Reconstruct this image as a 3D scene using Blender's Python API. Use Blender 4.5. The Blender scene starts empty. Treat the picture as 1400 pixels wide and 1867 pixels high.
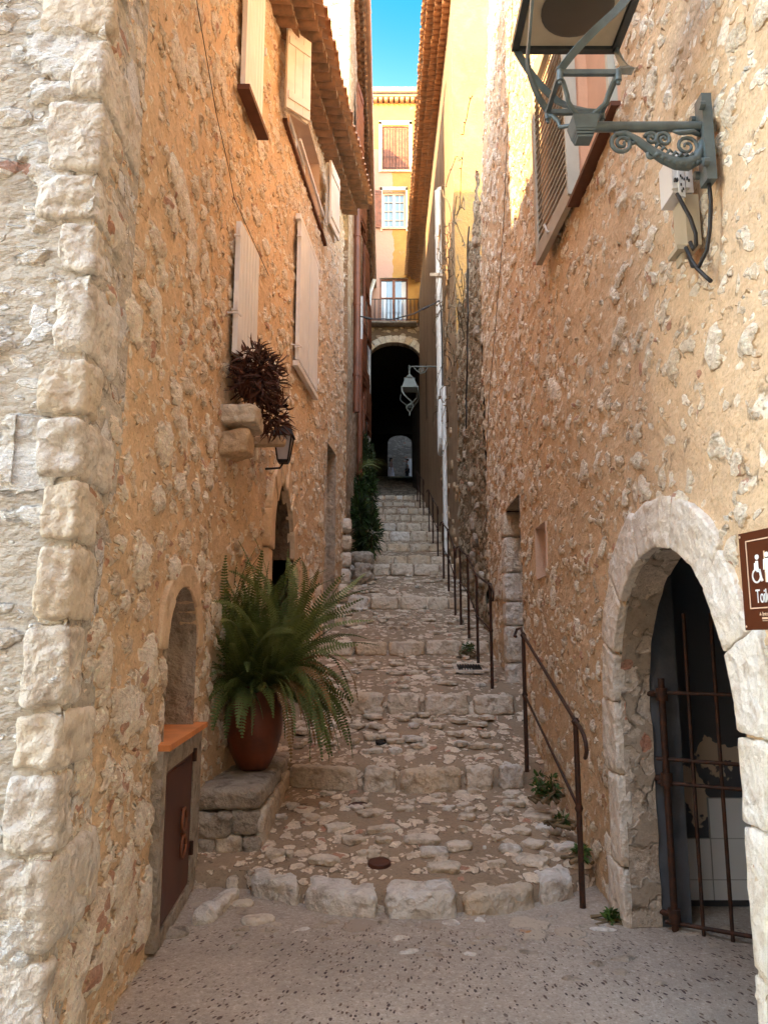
import bpy, math, random
import numpy as np
from mathutils import Vector, Matrix, noise as mnoise

# ---------------------------------------------------------------- camera, sky, sun, exposure
SC = bpy.context.scene
COL = SC.collection
R = math.radians
cam_d = bpy.data.cameras.new('camera')
cam = bpy.data.objects.new('camera', cam_d)
COL.objects.link(cam)
cam.location = (0, 0, 1.6)
cam.rotation_euler = (R(90 + 9.45), 0, 0)
cam_d.sensor_fit = 'VERTICAL'
cam_d.sensor_height = 24.0
cam_d.lens = 18.0
cam_d.clip_start = 0.05
cam_d.clip_end = 500
SC.camera = cam

SUN_AZ, SUN_EL = 30.0, 25.0      # sun behind the viewer, to the left
world = bpy.data.worlds.new('World')
SC.world = world
world.use_nodes = True
wn = world.node_tree
wn.nodes.clear()
sky = wn.nodes.new('ShaderNodeTexSky')
sky.sky_type = 'NISHITA'
sky.sun_disc = False
sky.sun_elevation = R(SUN_EL)
sky.sun_rotation = R(180 + SUN_AZ)
sky.air_density = 1.0
sky.dust_density = 0.4
sky.ozone_density = 1.0
bg = wn.nodes.new('ShaderNodeBackground')
bg.inputs['Strength'].default_value = 0.15
wo = wn.nodes.new('ShaderNodeOutputWorld')
# the part of the sky opposite the sun is a deeper, clearer blue
wtc = wn.nodes.new('ShaderNodeTexCoord'); wdot = wn.nodes.new('ShaderNodeVectorMath'); wdot.operation = 'DOT_PRODUCT'
wdot.inputs[1].default_value = Vector((.05, .60, .80)).normalized()
wmr = wn.nodes.new('ShaderNodeMapRange'); wmr.interpolation_type = 'SMOOTHSTEP'; wmr.inputs[1].default_value = .86; wmr.inputs[2].default_value = .995
wmx = wn.nodes.new('ShaderNodeMix'); wmx.data_type = 'RGBA'; wmx.inputs[7].default_value = (.020, .27, .43, 1)
wn.links.new(wtc.outputs['Generated'], wdot.inputs[0]); wn.links.new(wdot.outputs['Value'], wmr.inputs[0])
wn.links.new(wmr.outputs[0], wmx.inputs[0]); wtn = wn.nodes.new('ShaderNodeMix'); wtn.data_type = 'RGBA'; wtn.blend_type = 'MULTIPLY'; wtn.inputs[0].default_value = 1; wtn.inputs[7].default_value = (1.10, .97, .80, 1)   # warm evening air
wn.links.new(sky.outputs[0], wtn.inputs[6]); wn.links.new(wtn.outputs[2], wmx.inputs[6]); wn.links.new(wmx.outputs[2], bg.inputs[0])
wn.links.new(bg.outputs[0], wo.inputs[0])
sun_d = bpy.data.lights.new('sun', 'SUN')
sun_d.energy = 2.0
sun_d.angle = R(0.5)
sun_d.color = (1.0, 0.62, 0.30)
sun = bpy.data.objects.new('sun', sun_d)
COL.objects.link(sun)
_s = Vector((-math.sin(R(SUN_AZ)) * math.cos(R(SUN_EL)), -math.cos(R(SUN_AZ)) * math.cos(R(SUN_EL)), math.sin(R(SUN_EL))))
sun.rotation_euler = _s.to_track_quat('Z', 'Y').to_euler()
SC.view_settings.view_transform = 'Standard'
SC.view_settings.look = 'None'
SC.view_settings.exposure = 3.95
SC.view_settings.gamma = 1
SC.render.engine = 'CYCLES'
SC.cycles.max_bounces = 10
SC.cycles.diffuse_bounces = 7
SC.cycles.use_denoising = True

# ---------------------------------------------------------------- helpers
def rnd(seed): return random.Random(seed)

def tag(o, label=None, cat=None, group=None, kind=None):
    if label: o['label'] = label
    if cat: o['category'] = cat
    if group: o['group'] = group
    if kind: o['kind'] = kind
    return o

def empty(name, loc, label=None, cat=None, group=None, kind=None):
    o = bpy.data.objects.new(name, None)
    o.empty_display_size = 0.2
    COL.objects.link(o)
    o.location = loc
    return tag(o, label, cat, group, kind)

class MB:
    def __init__(s): s.v = []; s.f = []
    def add(s, vs, fs):
        b = len(s.v)
        s.v.extend([tuple(p) for p in vs])
        s.f.extend([tuple(i + b for i in f) for f in fs])
    def box(s, x0, x1, y0, y1, z0, z1, rot=None, piv=None):
        vs = [Vector(p) for p in ((x0,y0,z0),(x1,y0,z0),(x1,y1,z0),(x0,y1,z0),(x0,y0,z1),(x1,y0,z1),(x1,y1,z1),(x0,y1,z1))]
        if rot is not None:
            m = rot if isinstance(rot, Matrix) else Matrix.Rotation(rot, 3, 'Z')
            p = Vector(piv) if piv else sum(vs, Vector()) / 8
            vs = [m @ (v - p) + p for v in vs]
        s.add(vs, [(3,2,1,0),(4,5,6,7),(0,1,5,4),(1,2,6,5),(2,3,7,6),(3,0,4,7)])
    def obox(s, c, ax, ay, az, hx, hy, hz):
        c = Vector(c); ax = Vector(ax).normalized(); ay = Vector(ay).normalized(); az = Vector(az).normalized()
        vs = []
        for k in (-1, 1):
            for (i, j) in ((-1,-1),(1,-1),(1,1),(-1,1)):
                vs.append(c + ax*hx*i + ay*hy*j + az*hz*k)
        s.add(vs, [(3,2,1,0),(4,5,6,7),(0,1,5,4),(1,2,6,5),(2,3,7,6),(3,0,4,7)])
    def tube(s, pts, r, n=8, cap=True, flat=None):
        pts = [Vector(p) for p in pts]
        if len(pts) < 2: return
        rs = r if isinstance(r, (list, tuple)) else [r] * len(pts)
        b = len(s.v)
        t0 = (pts[1] - pts[0]).normalized()
        up = Vector((0,0,1)) if abs(t0.z) < 0.9 else Vector((1,0,0))
        u = t0.cross(up).normalized()
        for i, p in enumerate(pts):
            t = (pts[min(i+1, len(pts)-1)] - pts[max(i-1, 0)])
            if t.length < 1e-9: t = t0
            t.normalize()
            u = (u - t * u.dot(t))
            if u.length < 1e-6: u = t.orthogonal()
            u.normalize()
            w = t.cross(u)
            for k in range(n):
                a = 2 * math.pi * (k + .5) / n
                s.v.append(tuple(p + (u * math.cos(a) + w * math.sin(a)) * rs[i]))
        for i in range(len(pts) - 1):
            for k in range(n):
                a = b + i*n + k; c = b + i*n + (k+1) % n
                s.f.append((a, c, c + n, a + n))
        if cap:
            s.f.append(tuple(b + k for k in reversed(range(n))))
            s.f.append(tuple(b + (len(pts)-1)*n + k for k in range(n)))
    def strap(s, pts, w, t, side):
        """flat bar swept along pts; side = direction of its width"""
        pts = [Vector(p) for p in pts]; side = Vector(side).normalized()
        b = len(s.v)
        for i, p in enumerate(pts):
            d = (pts[min(i+1, len(pts)-1)] - pts[max(i-1, 0)]).normalized()
            sd = (side - d * side.dot(d)).normalized()
            nn = d.cross(sd)
            for (i1, j1) in ((-1,-1),(1,-1),(1,1),(-1,1)):
                s.v.append(tuple(p + sd * w/2 * i1 + nn * t/2 * j1))
        for i in range(len(pts)-1):
            for k in range(4):
                a = b + i*4 + k; c = b + i*4 + (k+1) % 4
                s.f.append((a, c, c+4, a+4))
        s.f.append((b+3, b+2, b+1, b)); e = b + (len(pts)-1)*4
        s.f.append((e, e+1, e+2, e+3))
    def lathe(s, c, prof, n=24, closed_top=True):
        c = Vector(c); b = len(s.v)
        for (r, z) in prof:
            for k in range(n):
                a = 2*math.pi*k/n
                s.v.append((c.x + r*math.cos(a), c.y + r*math.sin(a), c.z + z))
        for i in range(len(prof)-1):
            for k in range(n):
                a = b + i*n + k; d = b + i*n + (k+1) % n
                s.f.append((a, d, d+n, a+n))
        s.f.append(tuple(b + k for k in reversed(range(n))))
        if closed_top: s.f.append(tuple(b + (len(prof)-1)*n + k for k in range(n)))
    def frustum(s, c, w0, w1, h, rot=0):
        """square frustum from width w0 at c to w1 at c+h"""
        c = Vector(c); vs = []
        for (w, z) in ((w0, 0), (w1, h)):
            for (i, j) in ((-1,-1),(1,-1),(1,1),(-1,1)):
                x, y = i*w/2, j*w/2
                vs.append(c + Vector((x*math.cos(rot)-y*math.sin(rot), x*math.sin(rot)+y*math.cos(rot), z)))
        s.add(vs, [(3,2,1,0),(4,5,6,7),(0,1,5,4),(1,2,6,5),(2,3,7,6),(3,0,4,7)])
    def prism(s, poly, d):
        """poly: list of 3-D points (convex-ish), extruded by d"""
        d = Vector(d); n = len(poly); a = [Vector(p) for p in poly]
        s.add(a + [p + d for p in a], [tuple(reversed(range(n))), tuple(range(n, 2*n))] + [(i, (i+1) % n, (i+1) % n + n, i + n) for i in range(n)])
    def blob(s, f, n=6, p=5.0, rough=0.0, freq=6.0, seed=0):
        """rough block: rounded cube mapped through f(u,v,w) -> point, then roughened"""
        o = Vector((seed * 7.13 % 97, seed * 3.71 % 89, seed * 1.37 % 83))
        idx = {}; base = len(s.v)
        def vert(i, j, k):
            key = (i, j, k)
            if key in idx: return idx[key]
            q = Vector((2*i/n - 1, 2*j/n - 1, 2*k/n - 1))
            m = max(abs(q.x), abs(q.y), abs(q.z))
            L = (abs(q.x)**p + abs(q.y)**p + abs(q.z)**p) ** (1/p)
            q2 = q * (m / L)
            P = Vector(f(q2.x, q2.y, q2.z))
            if rough:
                c = Vector(f(0, 0, 0))
                dirn = (P - c).normalized()
                a = mnoise.noise(P * freq + o) + .5 * mnoise.noise(P * freq * 2.3 + o) + .35 * mnoise.noise(P * freq * 5.1 + o)
                P = P + dirn * a * rough
            idx[key] = len(s.v) - base
            s.v.append(tuple(P))
            return idx[key]
        fs = []
        for a in range(n):
            for b in range(n):
                fs += [(vert(a,b,0), vert(a,b+1,0), vert(a+1,b+1,0), vert(a+1,b,0)),
                       (vert(a,b,n), vert(a+1,b,n), vert(a+1,b+1,n), vert(a,b+1,n)),
                       (vert(a,0,b), vert(a+1,0,b), vert(a+1,0,b+1), vert(a,0,b+1)),
                       (vert(a,n,b), vert(a,n,b+1), vert(a+1,n,b+1), vert(a+1,n,b)),
                       (vert(0,a,b), vert(0,a,b+1), vert(0,a+1,b+1), vert(0,a+1,b)),
                       (vert(n,a,b), vert(n,a+1,b), vert(n,a+1,b+1), vert(n,a,b+1))]
        s.f.extend([tuple(i + base for i in q) for q in fs])
    def rock(s, c, h, rz=0, n=6, p=4.0, rough=.02, freq=6, seed=0, tilt=0):
        c = Vector(c); m = Matrix.Rotation(rz, 3, 'Z') @ Matrix.Rotation(tilt, 3, 'Y')
        s.blob(lambda u, v, w: c + m @ Vector((u*h[0], v*h[1], w*h[2])), n, p, rough, freq, seed)
    def build(s, name, mat, parent=None, smooth=False, angle=None):
        me = bpy.data.meshes.new(name)
        me.from_pydata(s.v, [], s.f)
        me.materials.append(mat)
        me.update()
        if smooth:
            me.shade_smooth() if hasattr(me, 'shade_smooth') else None
            if angle is not None and hasattr(me, 'set_sharp_from_angle'): me.set_sharp_from_angle(angle=R(angle))
        o = bpy.data.objects.new(name, me)
        COL.objects.link(o)
        if parent is not None:
            o.parent = parent
            o.matrix_parent_inverse = Matrix.Translation(-world_loc(parent))
        return o

def world_loc(o):
    """our parents are never rotated: translation only"""
    p = Vector(o.location)
    q = o
    while q.parent is not None:
        p = q.matrix_parent_inverse @ p + Vector(q.parent.location)
        q = q.parent
    return p

def rebase(o, base):
    """give a one-mesh thing an origin of its own (geometry stays where it is)"""
    b = Vector(base)
    o.data.transform(Matrix.Translation(-b))
    o.location = b
    return o

# ---------------------------------------------------------------- materials
class NT:
    def __init__(s, name):
        s.m = bpy.data.materials.new(name); s.m.use_nodes = True
        s.t = s.m.node_tree; s.t.nodes.clear()
        s.out = s.n('ShaderNodeOutputMaterial'); s.b = s.n('ShaderNodeBsdfPrincipled')
        s.l(s.b.outputs[0], s.out.inputs['Surface'])
        s.tc = s.n('ShaderNodeTexCoord')
        g = s.n('ShaderNodeNewGeometry')
        s.pos = g.outputs['Position']
    def n(s, t, **k):
        x = s.t.nodes.new(t)
        for a, b in k.items(): setattr(x, a, b)
        return x
    def l(s, a, b): s.t.links.new(a, b)
    def put(s, sock, v):
        if hasattr(v, 'is_output') or isinstance(v, bpy.types.NodeSocket): s.l(v, sock)
        else:
            if isinstance(v, (tuple, list)) and len(v) == 3 and sock.type == 'RGBA': v = (*v, 1)
            sock.default_value = v
    def math(s, op, a, b=0.0, c=None, clamp=False):
        x = s.n('ShaderNodeMath', operation=op, use_clamp=clamp)
        s.put(x.inputs[0], a); s.put(x.inputs[1], b)
        if c is not None: s.put(x.inputs[2], c)
        return x.outputs[0]
    def vmath(s, op, a, b):
        x = s.n('ShaderNodeVectorMath', operation=op)
        s.put(x.inputs[0], a); s.put(x.inputs[1], b)
        return x.outputs[0]
    def noise(s, vec, scale, detail=3, rough=.55, color=False):
        x = s.n('ShaderNodeTexNoise')
        s.put(x.inputs['Vector'], vec); s.put(x.inputs['Scale'], scale); s.put(x.inputs['Detail'], detail); s.put(x.inputs['Roughness'], rough)
        return x.outputs['Color'] if color else x.outputs[0]
    def voro(s, vec, scale, feature='F1', rand=1.0):
        x = s.n('ShaderNodeTexVoronoi', feature=feature)
        s.put(x.inputs['Vector'], vec); s.put(x.inputs['Scale'], scale); s.put(x.inputs['Randomness'], rand)
        return x.outputs
    def ramp(s, fac, a, b, smooth=True):
        x = s.n('ShaderNodeMapRange', interpolation_type='SMOOTHSTEP' if smooth else 'LINEAR')
        s.put(x.inputs[0], fac); s.put(x.inputs[1], a); s.put(x.inputs[2], b)
        return x.outputs[0]
    def mix(s, f, a, b, mode='MIX'):
        x = s.n('ShaderNodeMix', data_type='RGBA', blend_type=mode)
        s.put(x.inputs[0], f); s.put(x.inputs[6], a); s.put(x.inputs[7], b)
        return x.outputs[2]
    def mapping(s, vec, scale, loc=(0,0,0), rot=(0,0,0)):
        x = s.n('ShaderNodeMapping')
        s.put(x.inputs['Vector'], vec); x.inputs['Scale'].default_value = scale; x.inputs['Location'].default_value = loc; x.inputs['Rotation'].default_value = rot
        return x.outputs[0]
    def sep(s, vec):
        x = s.n('ShaderNodeSeparateXYZ'); s.put(x.inputs[0], vec); return x.outputs
    def bump(s, h, dist, strength=1.0):
        x = s.n('ShaderNodeBump'); s.put(x.inputs['Height'], h); x.inputs['Distance'].default_value = dist; x.inputs['Strength'].default_value = strength
        s.l(x.outputs[0], s.b.inputs['Normal']); return x
    def disp(s, h, scale=1.0, both=True):
        x = s.n('ShaderNodeDisplacement'); s.put(x.inputs['Height'], h); x.inputs['Midlevel'].default_value = 0; x.inputs['Scale'].default_value = scale
        s.l(x.outputs[0], s.out.inputs['Displacement'])
        s.m.displacement_method = 'BOTH' if both else 'DISPLACEMENT'
    def done(s, color, rough=.85, metal=0.0, spec=.3):
        s.put(s.b.inputs['Base Color'], color); s.put(s.b.inputs['Roughness'], rough); s.b.inputs['Metallic'].default_value = metal
        s.b.inputs['Specular IOR Level'].default_value = spec
        return s.m

def rubble(name, mortA, mortB, stA, stB, scale=6.0, cover=.36, amp=.022, big=0.0, near=None, stretch=(1, 1, 1.35), off=(0,0,0), grime=.25, rugged=1.0, stain=None, crev=.75):
    """rubble masonry under worn render: two sizes of random stones standing out of the mortar"""
    t = NT(name)
    P = t.mapping(t.pos, stretch, off)
    w = t.noise(P, 2.2, 3, .6, True)
    w2 = t.noise(P, 11, 2, .6, True)
    wv = t.vmath('MULTIPLY', t.vmath('SUBTRACT', w, (.5,.5,.5)), (.30,.30,.30))
    wv2 = t.vmath('MULTIPLY', t.vmath('SUBTRACT', w2, (.5,.5,.5)), (.085,.085,.085))
    Q = t.vmath('ADD', t.vmath('ADD', P, wv), wv2)
    area = t.noise(t.pos, .7, 3, .6)
    extra = t.math('MULTIPLY', t.math('SUBTRACT', area, .5), .55)
    if near:      # more, larger exposed stones towards the foot of the near corner
        sx = t.sep(t.pos)
        low = t.math('SUBTRACT', 1.0, t.ramp(sx[2], near[0], near[1]))
        fr = t.math('SUBTRACT', 1.0, t.ramp(sx[1], near[2], near[3]))
        lf = t.math('MULTIPLY', low, fr)
        extra = t.math('ADD', extra, t.math('MULTIPLY', lf, .22))
    masks = []; cols = []
    for k, (sc, cv) in enumerate(((scale, cover), (scale*2.1, cover*.66), (scale*.5, cover*.72 + big))):
        v = t.voro(Q if k != 2 else t.vmath('ADD', Q, (5.3, 2.2, 1.7)), sc)
        cr = t.sep(v['Color'])
        thr = t.math('ADD', t.math('MULTIPLY', t.math('SUBTRACT', cr[0], .62 if k != 2 else .8), 1.0), cv)
        thr = t.math('ADD', thr, extra)
        if k == 2 and near: thr = t.math('ADD', thr, t.math('MULTIPLY', lf, .18))
        thr = t.math('MINIMUM', thr, .52)
        d = t.math('SUBTRACT', thr, v['Distance'])
        m = t.ramp(d, 0.0, .065 if k != 2 else .05)
        masks.append((m, d)); cols.append(cr)
    m0, m1, m2 = masks[0][0], masks[1][0], masks[2][0]
    st = t.math('MAXIMUM', t.math('MAXIMUM', m0, t.math('MULTIPLY', m1, .75)), m2)
    rug = t.noise(P, 26, 5, .68)
    rug2 = t.noise(P, 9, 4, .6)
    fine = t.noise(t.pos, 60, 4, .6)
    # colour
    mot = t.noise(t.pos, 1.3, 4, .6)
    mort = t.mix(t.ramp(mot, .3, .7), mortA, mortB)
    mort = t.mix(t.math('MULTIPLY', t.ramp(t.noise(t.pos, 17, 4, .65), .40, .75), .45), mort, tuple(c*.72 for c in mortA))
    scol = t.mix(cols[0][1], stA, stB)
    scol = t.mix(t.math('MULTIPLY', m2, cols[2][2]), scol, stA)
    scol = t.mix(t.ramp(rug, .45, .75), scol, tuple(min(1, c*1.25) for c in stA))
    scol = t.mix(t.math('MULTIPLY', t.ramp(rug2, .50, .78), .5), scol, tuple(c*.55 for c in stB))
    red = t.math('MULTIPLY', t.math('GREATER_THAN', cols[1][1], .965), .7)
    scol = t.mix(red, scol, (.42,.15,.08))
    cover_col = t.ramp(t.math('MULTIPLY', st, t.math('ADD', .45, rug2)), .22, .55)
    c = t.mix(cover_col, mort, scol)
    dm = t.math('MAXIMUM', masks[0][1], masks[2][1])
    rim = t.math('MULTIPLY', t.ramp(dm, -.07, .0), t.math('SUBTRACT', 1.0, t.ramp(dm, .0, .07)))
    crevice_shade = t.math('MULTIPLY', t.math('MULTIPLY', rim, t.ramp(t.noise(t.pos, 13, 4, .65), .42, .62)), crev)
    c = t.mix(crevice_shade, c, tuple(x*.30 for x in mortB))  # crevice shadow painted as a dark band round the stones
    gr_ = t.noise(t.pos, 48, 5, .75)
    c = t.mix(t.math('MULTIPLY', t.ramp(gr_, .52, .66), .38), c, tuple(x*.50 for x in mortB))
    c = t.mix(t.math('MULTIPLY', t.ramp(gr_, .48, .34), .30), c, tuple(min(1, x*1.35) for x in mortA))
    pit = t.math('MULTIPLY', t.ramp(t.noise(P, 34, 3, .7), .60, .72), .55 * (crev > 0))
    c = t.mix(pit, c, tuple(x*.42 for x in mortB))
    c = t.mix(t.math('MULTIPLY', t.ramp(t.noise(t.pos, .55, 5, .65), .52, .72), grime), c, tuple(x*.5 for x in mortB))
    if stain: c = stain(t, c)
    # height
    dome = t.math('ADD', .55, t.math('MULTIPLY', t.ramp(t.math('MAXIMUM', masks[0][1], masks[2][1]), 0, .45), .45))
    h = t.math('MULTIPLY', t.math('MULTIPLY', st, dome), amp)
    h = t.math('ADD', h, t.math('MULTIPLY', t.math('MULTIPLY', t.math('SUBTRACT', rug, .5), st), amp * 1.15 * rugged))
    h = t.math('ADD', h, t.math('MULTIPLY', t.math('SUBTRACT', rug2, .5), amp * .85))
    h = t.math('ADD', h, t.math('MULTIPLY', t.math('SUBTRACT', t.noise(t.pos, 1.6, 2, .5), .5), amp * 1.6))
    h = t.math('ADD', h, t.math('MULTIPLY', t.math('SUBTRACT', fine, .5), .0035))
    t.disp(t.math('SUBTRACT', h, amp*.55))
    return t.done(c, .93, 0, .15)

def plain(name, col, rough=.6, metal=0, var=.25, scale=9, bump=.002, bscale=40, dark=None, spec=.4, detail=4):
    t = NT(name)
    n = t.noise(t.pos, scale, detail, .6)
    d = dark or tuple(c * (1 - var*1.6) for c in col)
    c = t.mix(t.ramp(n, .35, .72), col, d)
    if bump: t.bump(t.noise(t.pos, bscale, 4, .6), bump)
    return t.done(c, rough, metal, spec)

def rockmat(name, a, b, dark, bump=.022):
    t = NT(name)
    n = t.noise(t.pos, 3.1, 5, .6); n2 = t.noise(t.pos, 24, 5, .7); n3 = t.noise(t.pos, 9, 4, .65)
    isl = t.noise(t.pos, 1.7, 1, .5)
    c = t.mix(t.ramp(n, .35, .65), a, b)
    c = t.mix(t.math('MULTIPLY', t.ramp(n3, .48, .70), .75), c, dark)
    c = t.mix(t.math('MULTIPLY', t.ramp(n2, .55, .8), .5), c, tuple(min(1, x*1.2) for x in a))
    vv = t.voro(t.vmath('ADD', t.pos, t.vmath('MULTIPLY', t.noise(t.pos, 8, 3, .6, True), (.12,.12,.12))), 14)['Distance']
    h = t.math('ADD', t.math('ADD', t.math('MULTIPLY', n2, .8), n3), t.math('MULTIPLY', vv, .8))
    n4 = t.noise(t.pos, 60, 4, .75)
    c = t.mix(t.math('MULTIPLY', t.ramp(n4, .54, .68), .42), c, tuple(x*.8 for x in dark))
    t.bump(h, bump)
    return t.done(c, .92, 0, .2)

M = {}
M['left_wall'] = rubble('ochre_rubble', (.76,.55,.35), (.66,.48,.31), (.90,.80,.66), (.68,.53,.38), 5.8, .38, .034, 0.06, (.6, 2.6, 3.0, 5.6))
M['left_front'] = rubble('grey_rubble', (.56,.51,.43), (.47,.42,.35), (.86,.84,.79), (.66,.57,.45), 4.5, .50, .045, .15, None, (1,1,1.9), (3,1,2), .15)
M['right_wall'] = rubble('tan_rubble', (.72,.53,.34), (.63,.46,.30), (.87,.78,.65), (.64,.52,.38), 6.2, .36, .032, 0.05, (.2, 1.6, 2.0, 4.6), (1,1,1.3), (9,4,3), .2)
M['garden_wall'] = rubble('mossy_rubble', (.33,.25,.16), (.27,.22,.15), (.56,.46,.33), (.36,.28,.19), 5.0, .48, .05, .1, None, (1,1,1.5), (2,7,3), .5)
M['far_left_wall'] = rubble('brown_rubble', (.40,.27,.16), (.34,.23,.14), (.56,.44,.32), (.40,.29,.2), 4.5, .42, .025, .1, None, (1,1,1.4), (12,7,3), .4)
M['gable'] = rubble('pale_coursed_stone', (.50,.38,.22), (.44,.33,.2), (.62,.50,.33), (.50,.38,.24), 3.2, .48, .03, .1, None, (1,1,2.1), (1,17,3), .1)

def plaster(name, a, b, patch, scale=1.2, amt=.6, stretch=(1,1,.4)):
    t = NT(name)
    P = t.mapping(t.pos, stretch)
    n = t.noise(P, scale, 6, .65)
    c = t.mix(t.ramp(n, .35, .65), a, b)
    n2 = t.noise(t.pos, 2.3, 6, .7)
    c = t.mix(t.math('MULTIPLY', t.ramp(n2, .50, .62), amt), c, patch)
    h = t.math('ADD', n2, t.math('MULTIPLY', t.noise(t.pos, 22, 5, .65), .5))
    t.bump(h, .03)
    return t.done(c, .93, 0, .15)
M['smooth_plaster'] = plaster('streaked_plaster', (.46,.34,.22), (.38,.28,.19), (.29,.22,.15), 1.0, .5, (1,1,.12))
M['yellow_plaster'] = plaster('yellow_plaster', (.40,.23,.08), (.34,.18,.06), (.22,.16,.10), 1.0, .6)
def _facade():
    t = NT('patched_yellow_plaster_with_pink_shade')
    s_ = t.sep(t.pos)
    n = t.noise(t.pos, 1.2, 6, .65)
    c = t.mix(t.ramp(n, .35, .65), (.42,.22,.06), (.36,.17,.05))
    # cast shade painted pink on the left-hand side, up to a ragged edge
    e = t.math('ADD', s_[0], t.math('MULTIPLY', t.noise(t.pos, 1.5, 5, .6), .5))
    pink_shade = t.math('MULTIPLY', t.math('LESS_THAN', e, .62), t.math('LESS_THAN', s_[2], 22.4))
    c = t.mix(pink_shade, c, (.46,.26,.18))
    # bare rubble near the arch
    lo = t.math('LESS_THAN', t.math('ADD', s_[2], t.math('MULTIPLY', t.noise(t.pos, 1.1, 4, .6), 1.5)), 15.2)
    v = t.voro(t.vmath('ADD', t.mapping(t.pos, (1,1,1.6)), t.vmath('MULTIPLY', t.noise(t.pos, 3, 3, .6, True), (.3,.3,.3))), 3.6)
    sm = t.ramp(v['Distance'], .50, .40)
    rb = t.mix(sm, (.20,.14,.09), t.mix(t.sep(v['Color'])[0], (.55,.42,.28), (.36,.27,.18)))
    c = t.mix(lo, c, rb)
    bl = t.math('MULTIPLY', t.ramp(t.noise(t.pos, 2.0, 6, .7), .58, .68), .55)
    c = t.mix(bl, c, (.36,.26,.15))
    t.bump(t.math('ADD', n, t.math('MULTIPLY', t.math('MULTIPLY', lo, sm), 1.2)), .04)
    return t.done(c, .93, 0, .15)
M['end_facade'] = _facade()
M['dressed'] = rockmat('dressed_pale_stone', (.88,.83,.75), (.80,.72,.60), (.58,.47,.36), .024)
M['cream_stone'] = rockmat('cream_stone', (.74,.66,.54), (.66,.56,.43), (.46,.36,.26))
M['white_stone'] = rockmat('white_limestone', (.84,.79,.71), (.74,.66,.55), (.44,.36,.28), .034)
M['step_stone'] = rockmat('worn_step_stone', (.80,.70,.57), (.70,.59,.45), (.42,.32,.23), .030)
M['step_stone_warm'] = rockmat('warm_step_stone', (.72,.56,.38), (.68,.60,.49), (.44,.34,.24), .030)
M['grey_stone'] = rockmat('weathered_grey_stone', (.52,.46,.38), (.40,.34,.27), (.17,.14,.11), .035)
M['tan_stone'] = rockmat('tan_stone', (.64,.47,.30), (.56,.42,.28), (.40,.29,.19), .02)
M['arch_left'] = rockmat('ochre_arch_stone', (.76,.58,.39), (.68,.50,.32), (.52,.37,.24), .012)
M['lamp_green'] = plain('grey_green_lamp_paint', (.20,.225,.20), .5, 0, .1, 4, 0)
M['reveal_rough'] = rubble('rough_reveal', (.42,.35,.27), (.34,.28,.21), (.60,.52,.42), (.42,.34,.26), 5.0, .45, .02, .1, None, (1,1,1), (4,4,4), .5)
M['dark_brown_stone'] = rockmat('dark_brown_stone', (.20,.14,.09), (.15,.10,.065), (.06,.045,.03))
M['dark_stone'] = rockmat('shade_toned_stone', (.10,.08,.06), (.07,.055,.045), (.035,.03,.025))  # darkness of the unlit passage and doorway put into the stone colour
M['reveal'] = rockmat('rough_reveal_stone', (.50,.42,.33), (.42,.34,.26), (.24,.19,.14), .03)
M['tile'] = plain('clay_tile', (.46,.23,.11), .85, 0, .4, 5, .004, 30, (.30,.17,.10))
M['tile_dark'] = plain('weathered_clay_tile', (.34,.20,.12), .9, 0, .5, 7, .004, 30, (.17,.12,.08))
M['mortar'] = plain('pale_mortar', (.55,.44,.32), .95, 0, .3, 14, .004, 60)
M['white_paint'] = plain('white_paint', (.84,.82,.79), .5, 0, .08, 3, 0)
M['cream_paint'] = plain('cream_shutter_paint', (.84,.80,.72), .55, 0, .1, 3, 0)
M['louvre_paint'] = plain('grey_beige_shutter_paint', (.42,.38,.31), .5, 0, .1, 4, 0)
M['pale_green_paint'] = plain('pale_green_grey_paint', (.50,.53,.47), .5, 0, .1, 4, 0)
M['lamp_paint'] = plain('blue_grey_lamp_paint', (.105,.14,.15), .38, .0, .18, 14, .001, 60, spec=.5)
M['lamp_dark'] = plain('dark_lamp_metal', (.05,.055,.055), .4, .0, .2, 14, 0)
M['iron'] = plain('rusty_iron', (.045,.026,.02), .6, .3, .4, 30, .002, 80, (.09,.035,.018))
M['black_iron'] = plain('black_iron', (.02,.017,.016), .5, .4, .2, 20, .001)
M['door_metal'] = plain('rust_red_sheet_metal', (.105,.032,.016), .5, 0, .3, 3, .0006, 120, (.07,.022,.013))
M['orange_slab'] = plain('orange_clay_slab', (.72,.27,.09), .7, 0, .15, 6, .002, 50)
M['terracotta'] = plain('terracotta_glaze', (.17,.042,.016), .42, 0, .35, 4, .002, 40, (.09,.028,.014))
M['copper'] = plain('red_brown_downpipe', (.22,.075,.035), .5, 0, .25, 3, 0)
M['rust_wood'] = plain('red_brown_wood', (.26,.09,.04), .6, 0, .3, 6, .002, 50)
M['sill_wood'] = plain('dark_red_brown_sill', (.13,.045,.022), .6, 0, .2, 6, 0)
M['zinc'] = plain('pinkish_gutter', (.50,.33,.24), .55, 0, .2, 2, 0)
M['white_pipe'] = plain('white_drainpipe', (.80,.80,.77), .45, 0, .08, 3, 0)
M['plastic'] = plain('white_plastic', (.80,.80,.80), .4, 0, .03, 3, 0)
M['beige_plastic'] = plain('beige_plastic', (.48,.42,.31), .5, 0, .1, 5, 0)
M['cable'] = plain('black_cable', (.02,.018,.018), .5, 0, .1, 8, 0)
M['sign_brown'] = plain('brown_enamel', (.085,.022,.008), .35, 0, .08, 2, 0)
M['sign_white'] = plain('white_lettering', (.86,.88,.86), .4, 0, .02, 2, 0)
M['sign_line'] = plain('cream_line', (.72,.52,.36), .4, 0, .02, 2, 0)
M['black_print'] = plain('dark_print', (.05,.05,.05), .5, 0, .02, 2, 0)
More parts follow.
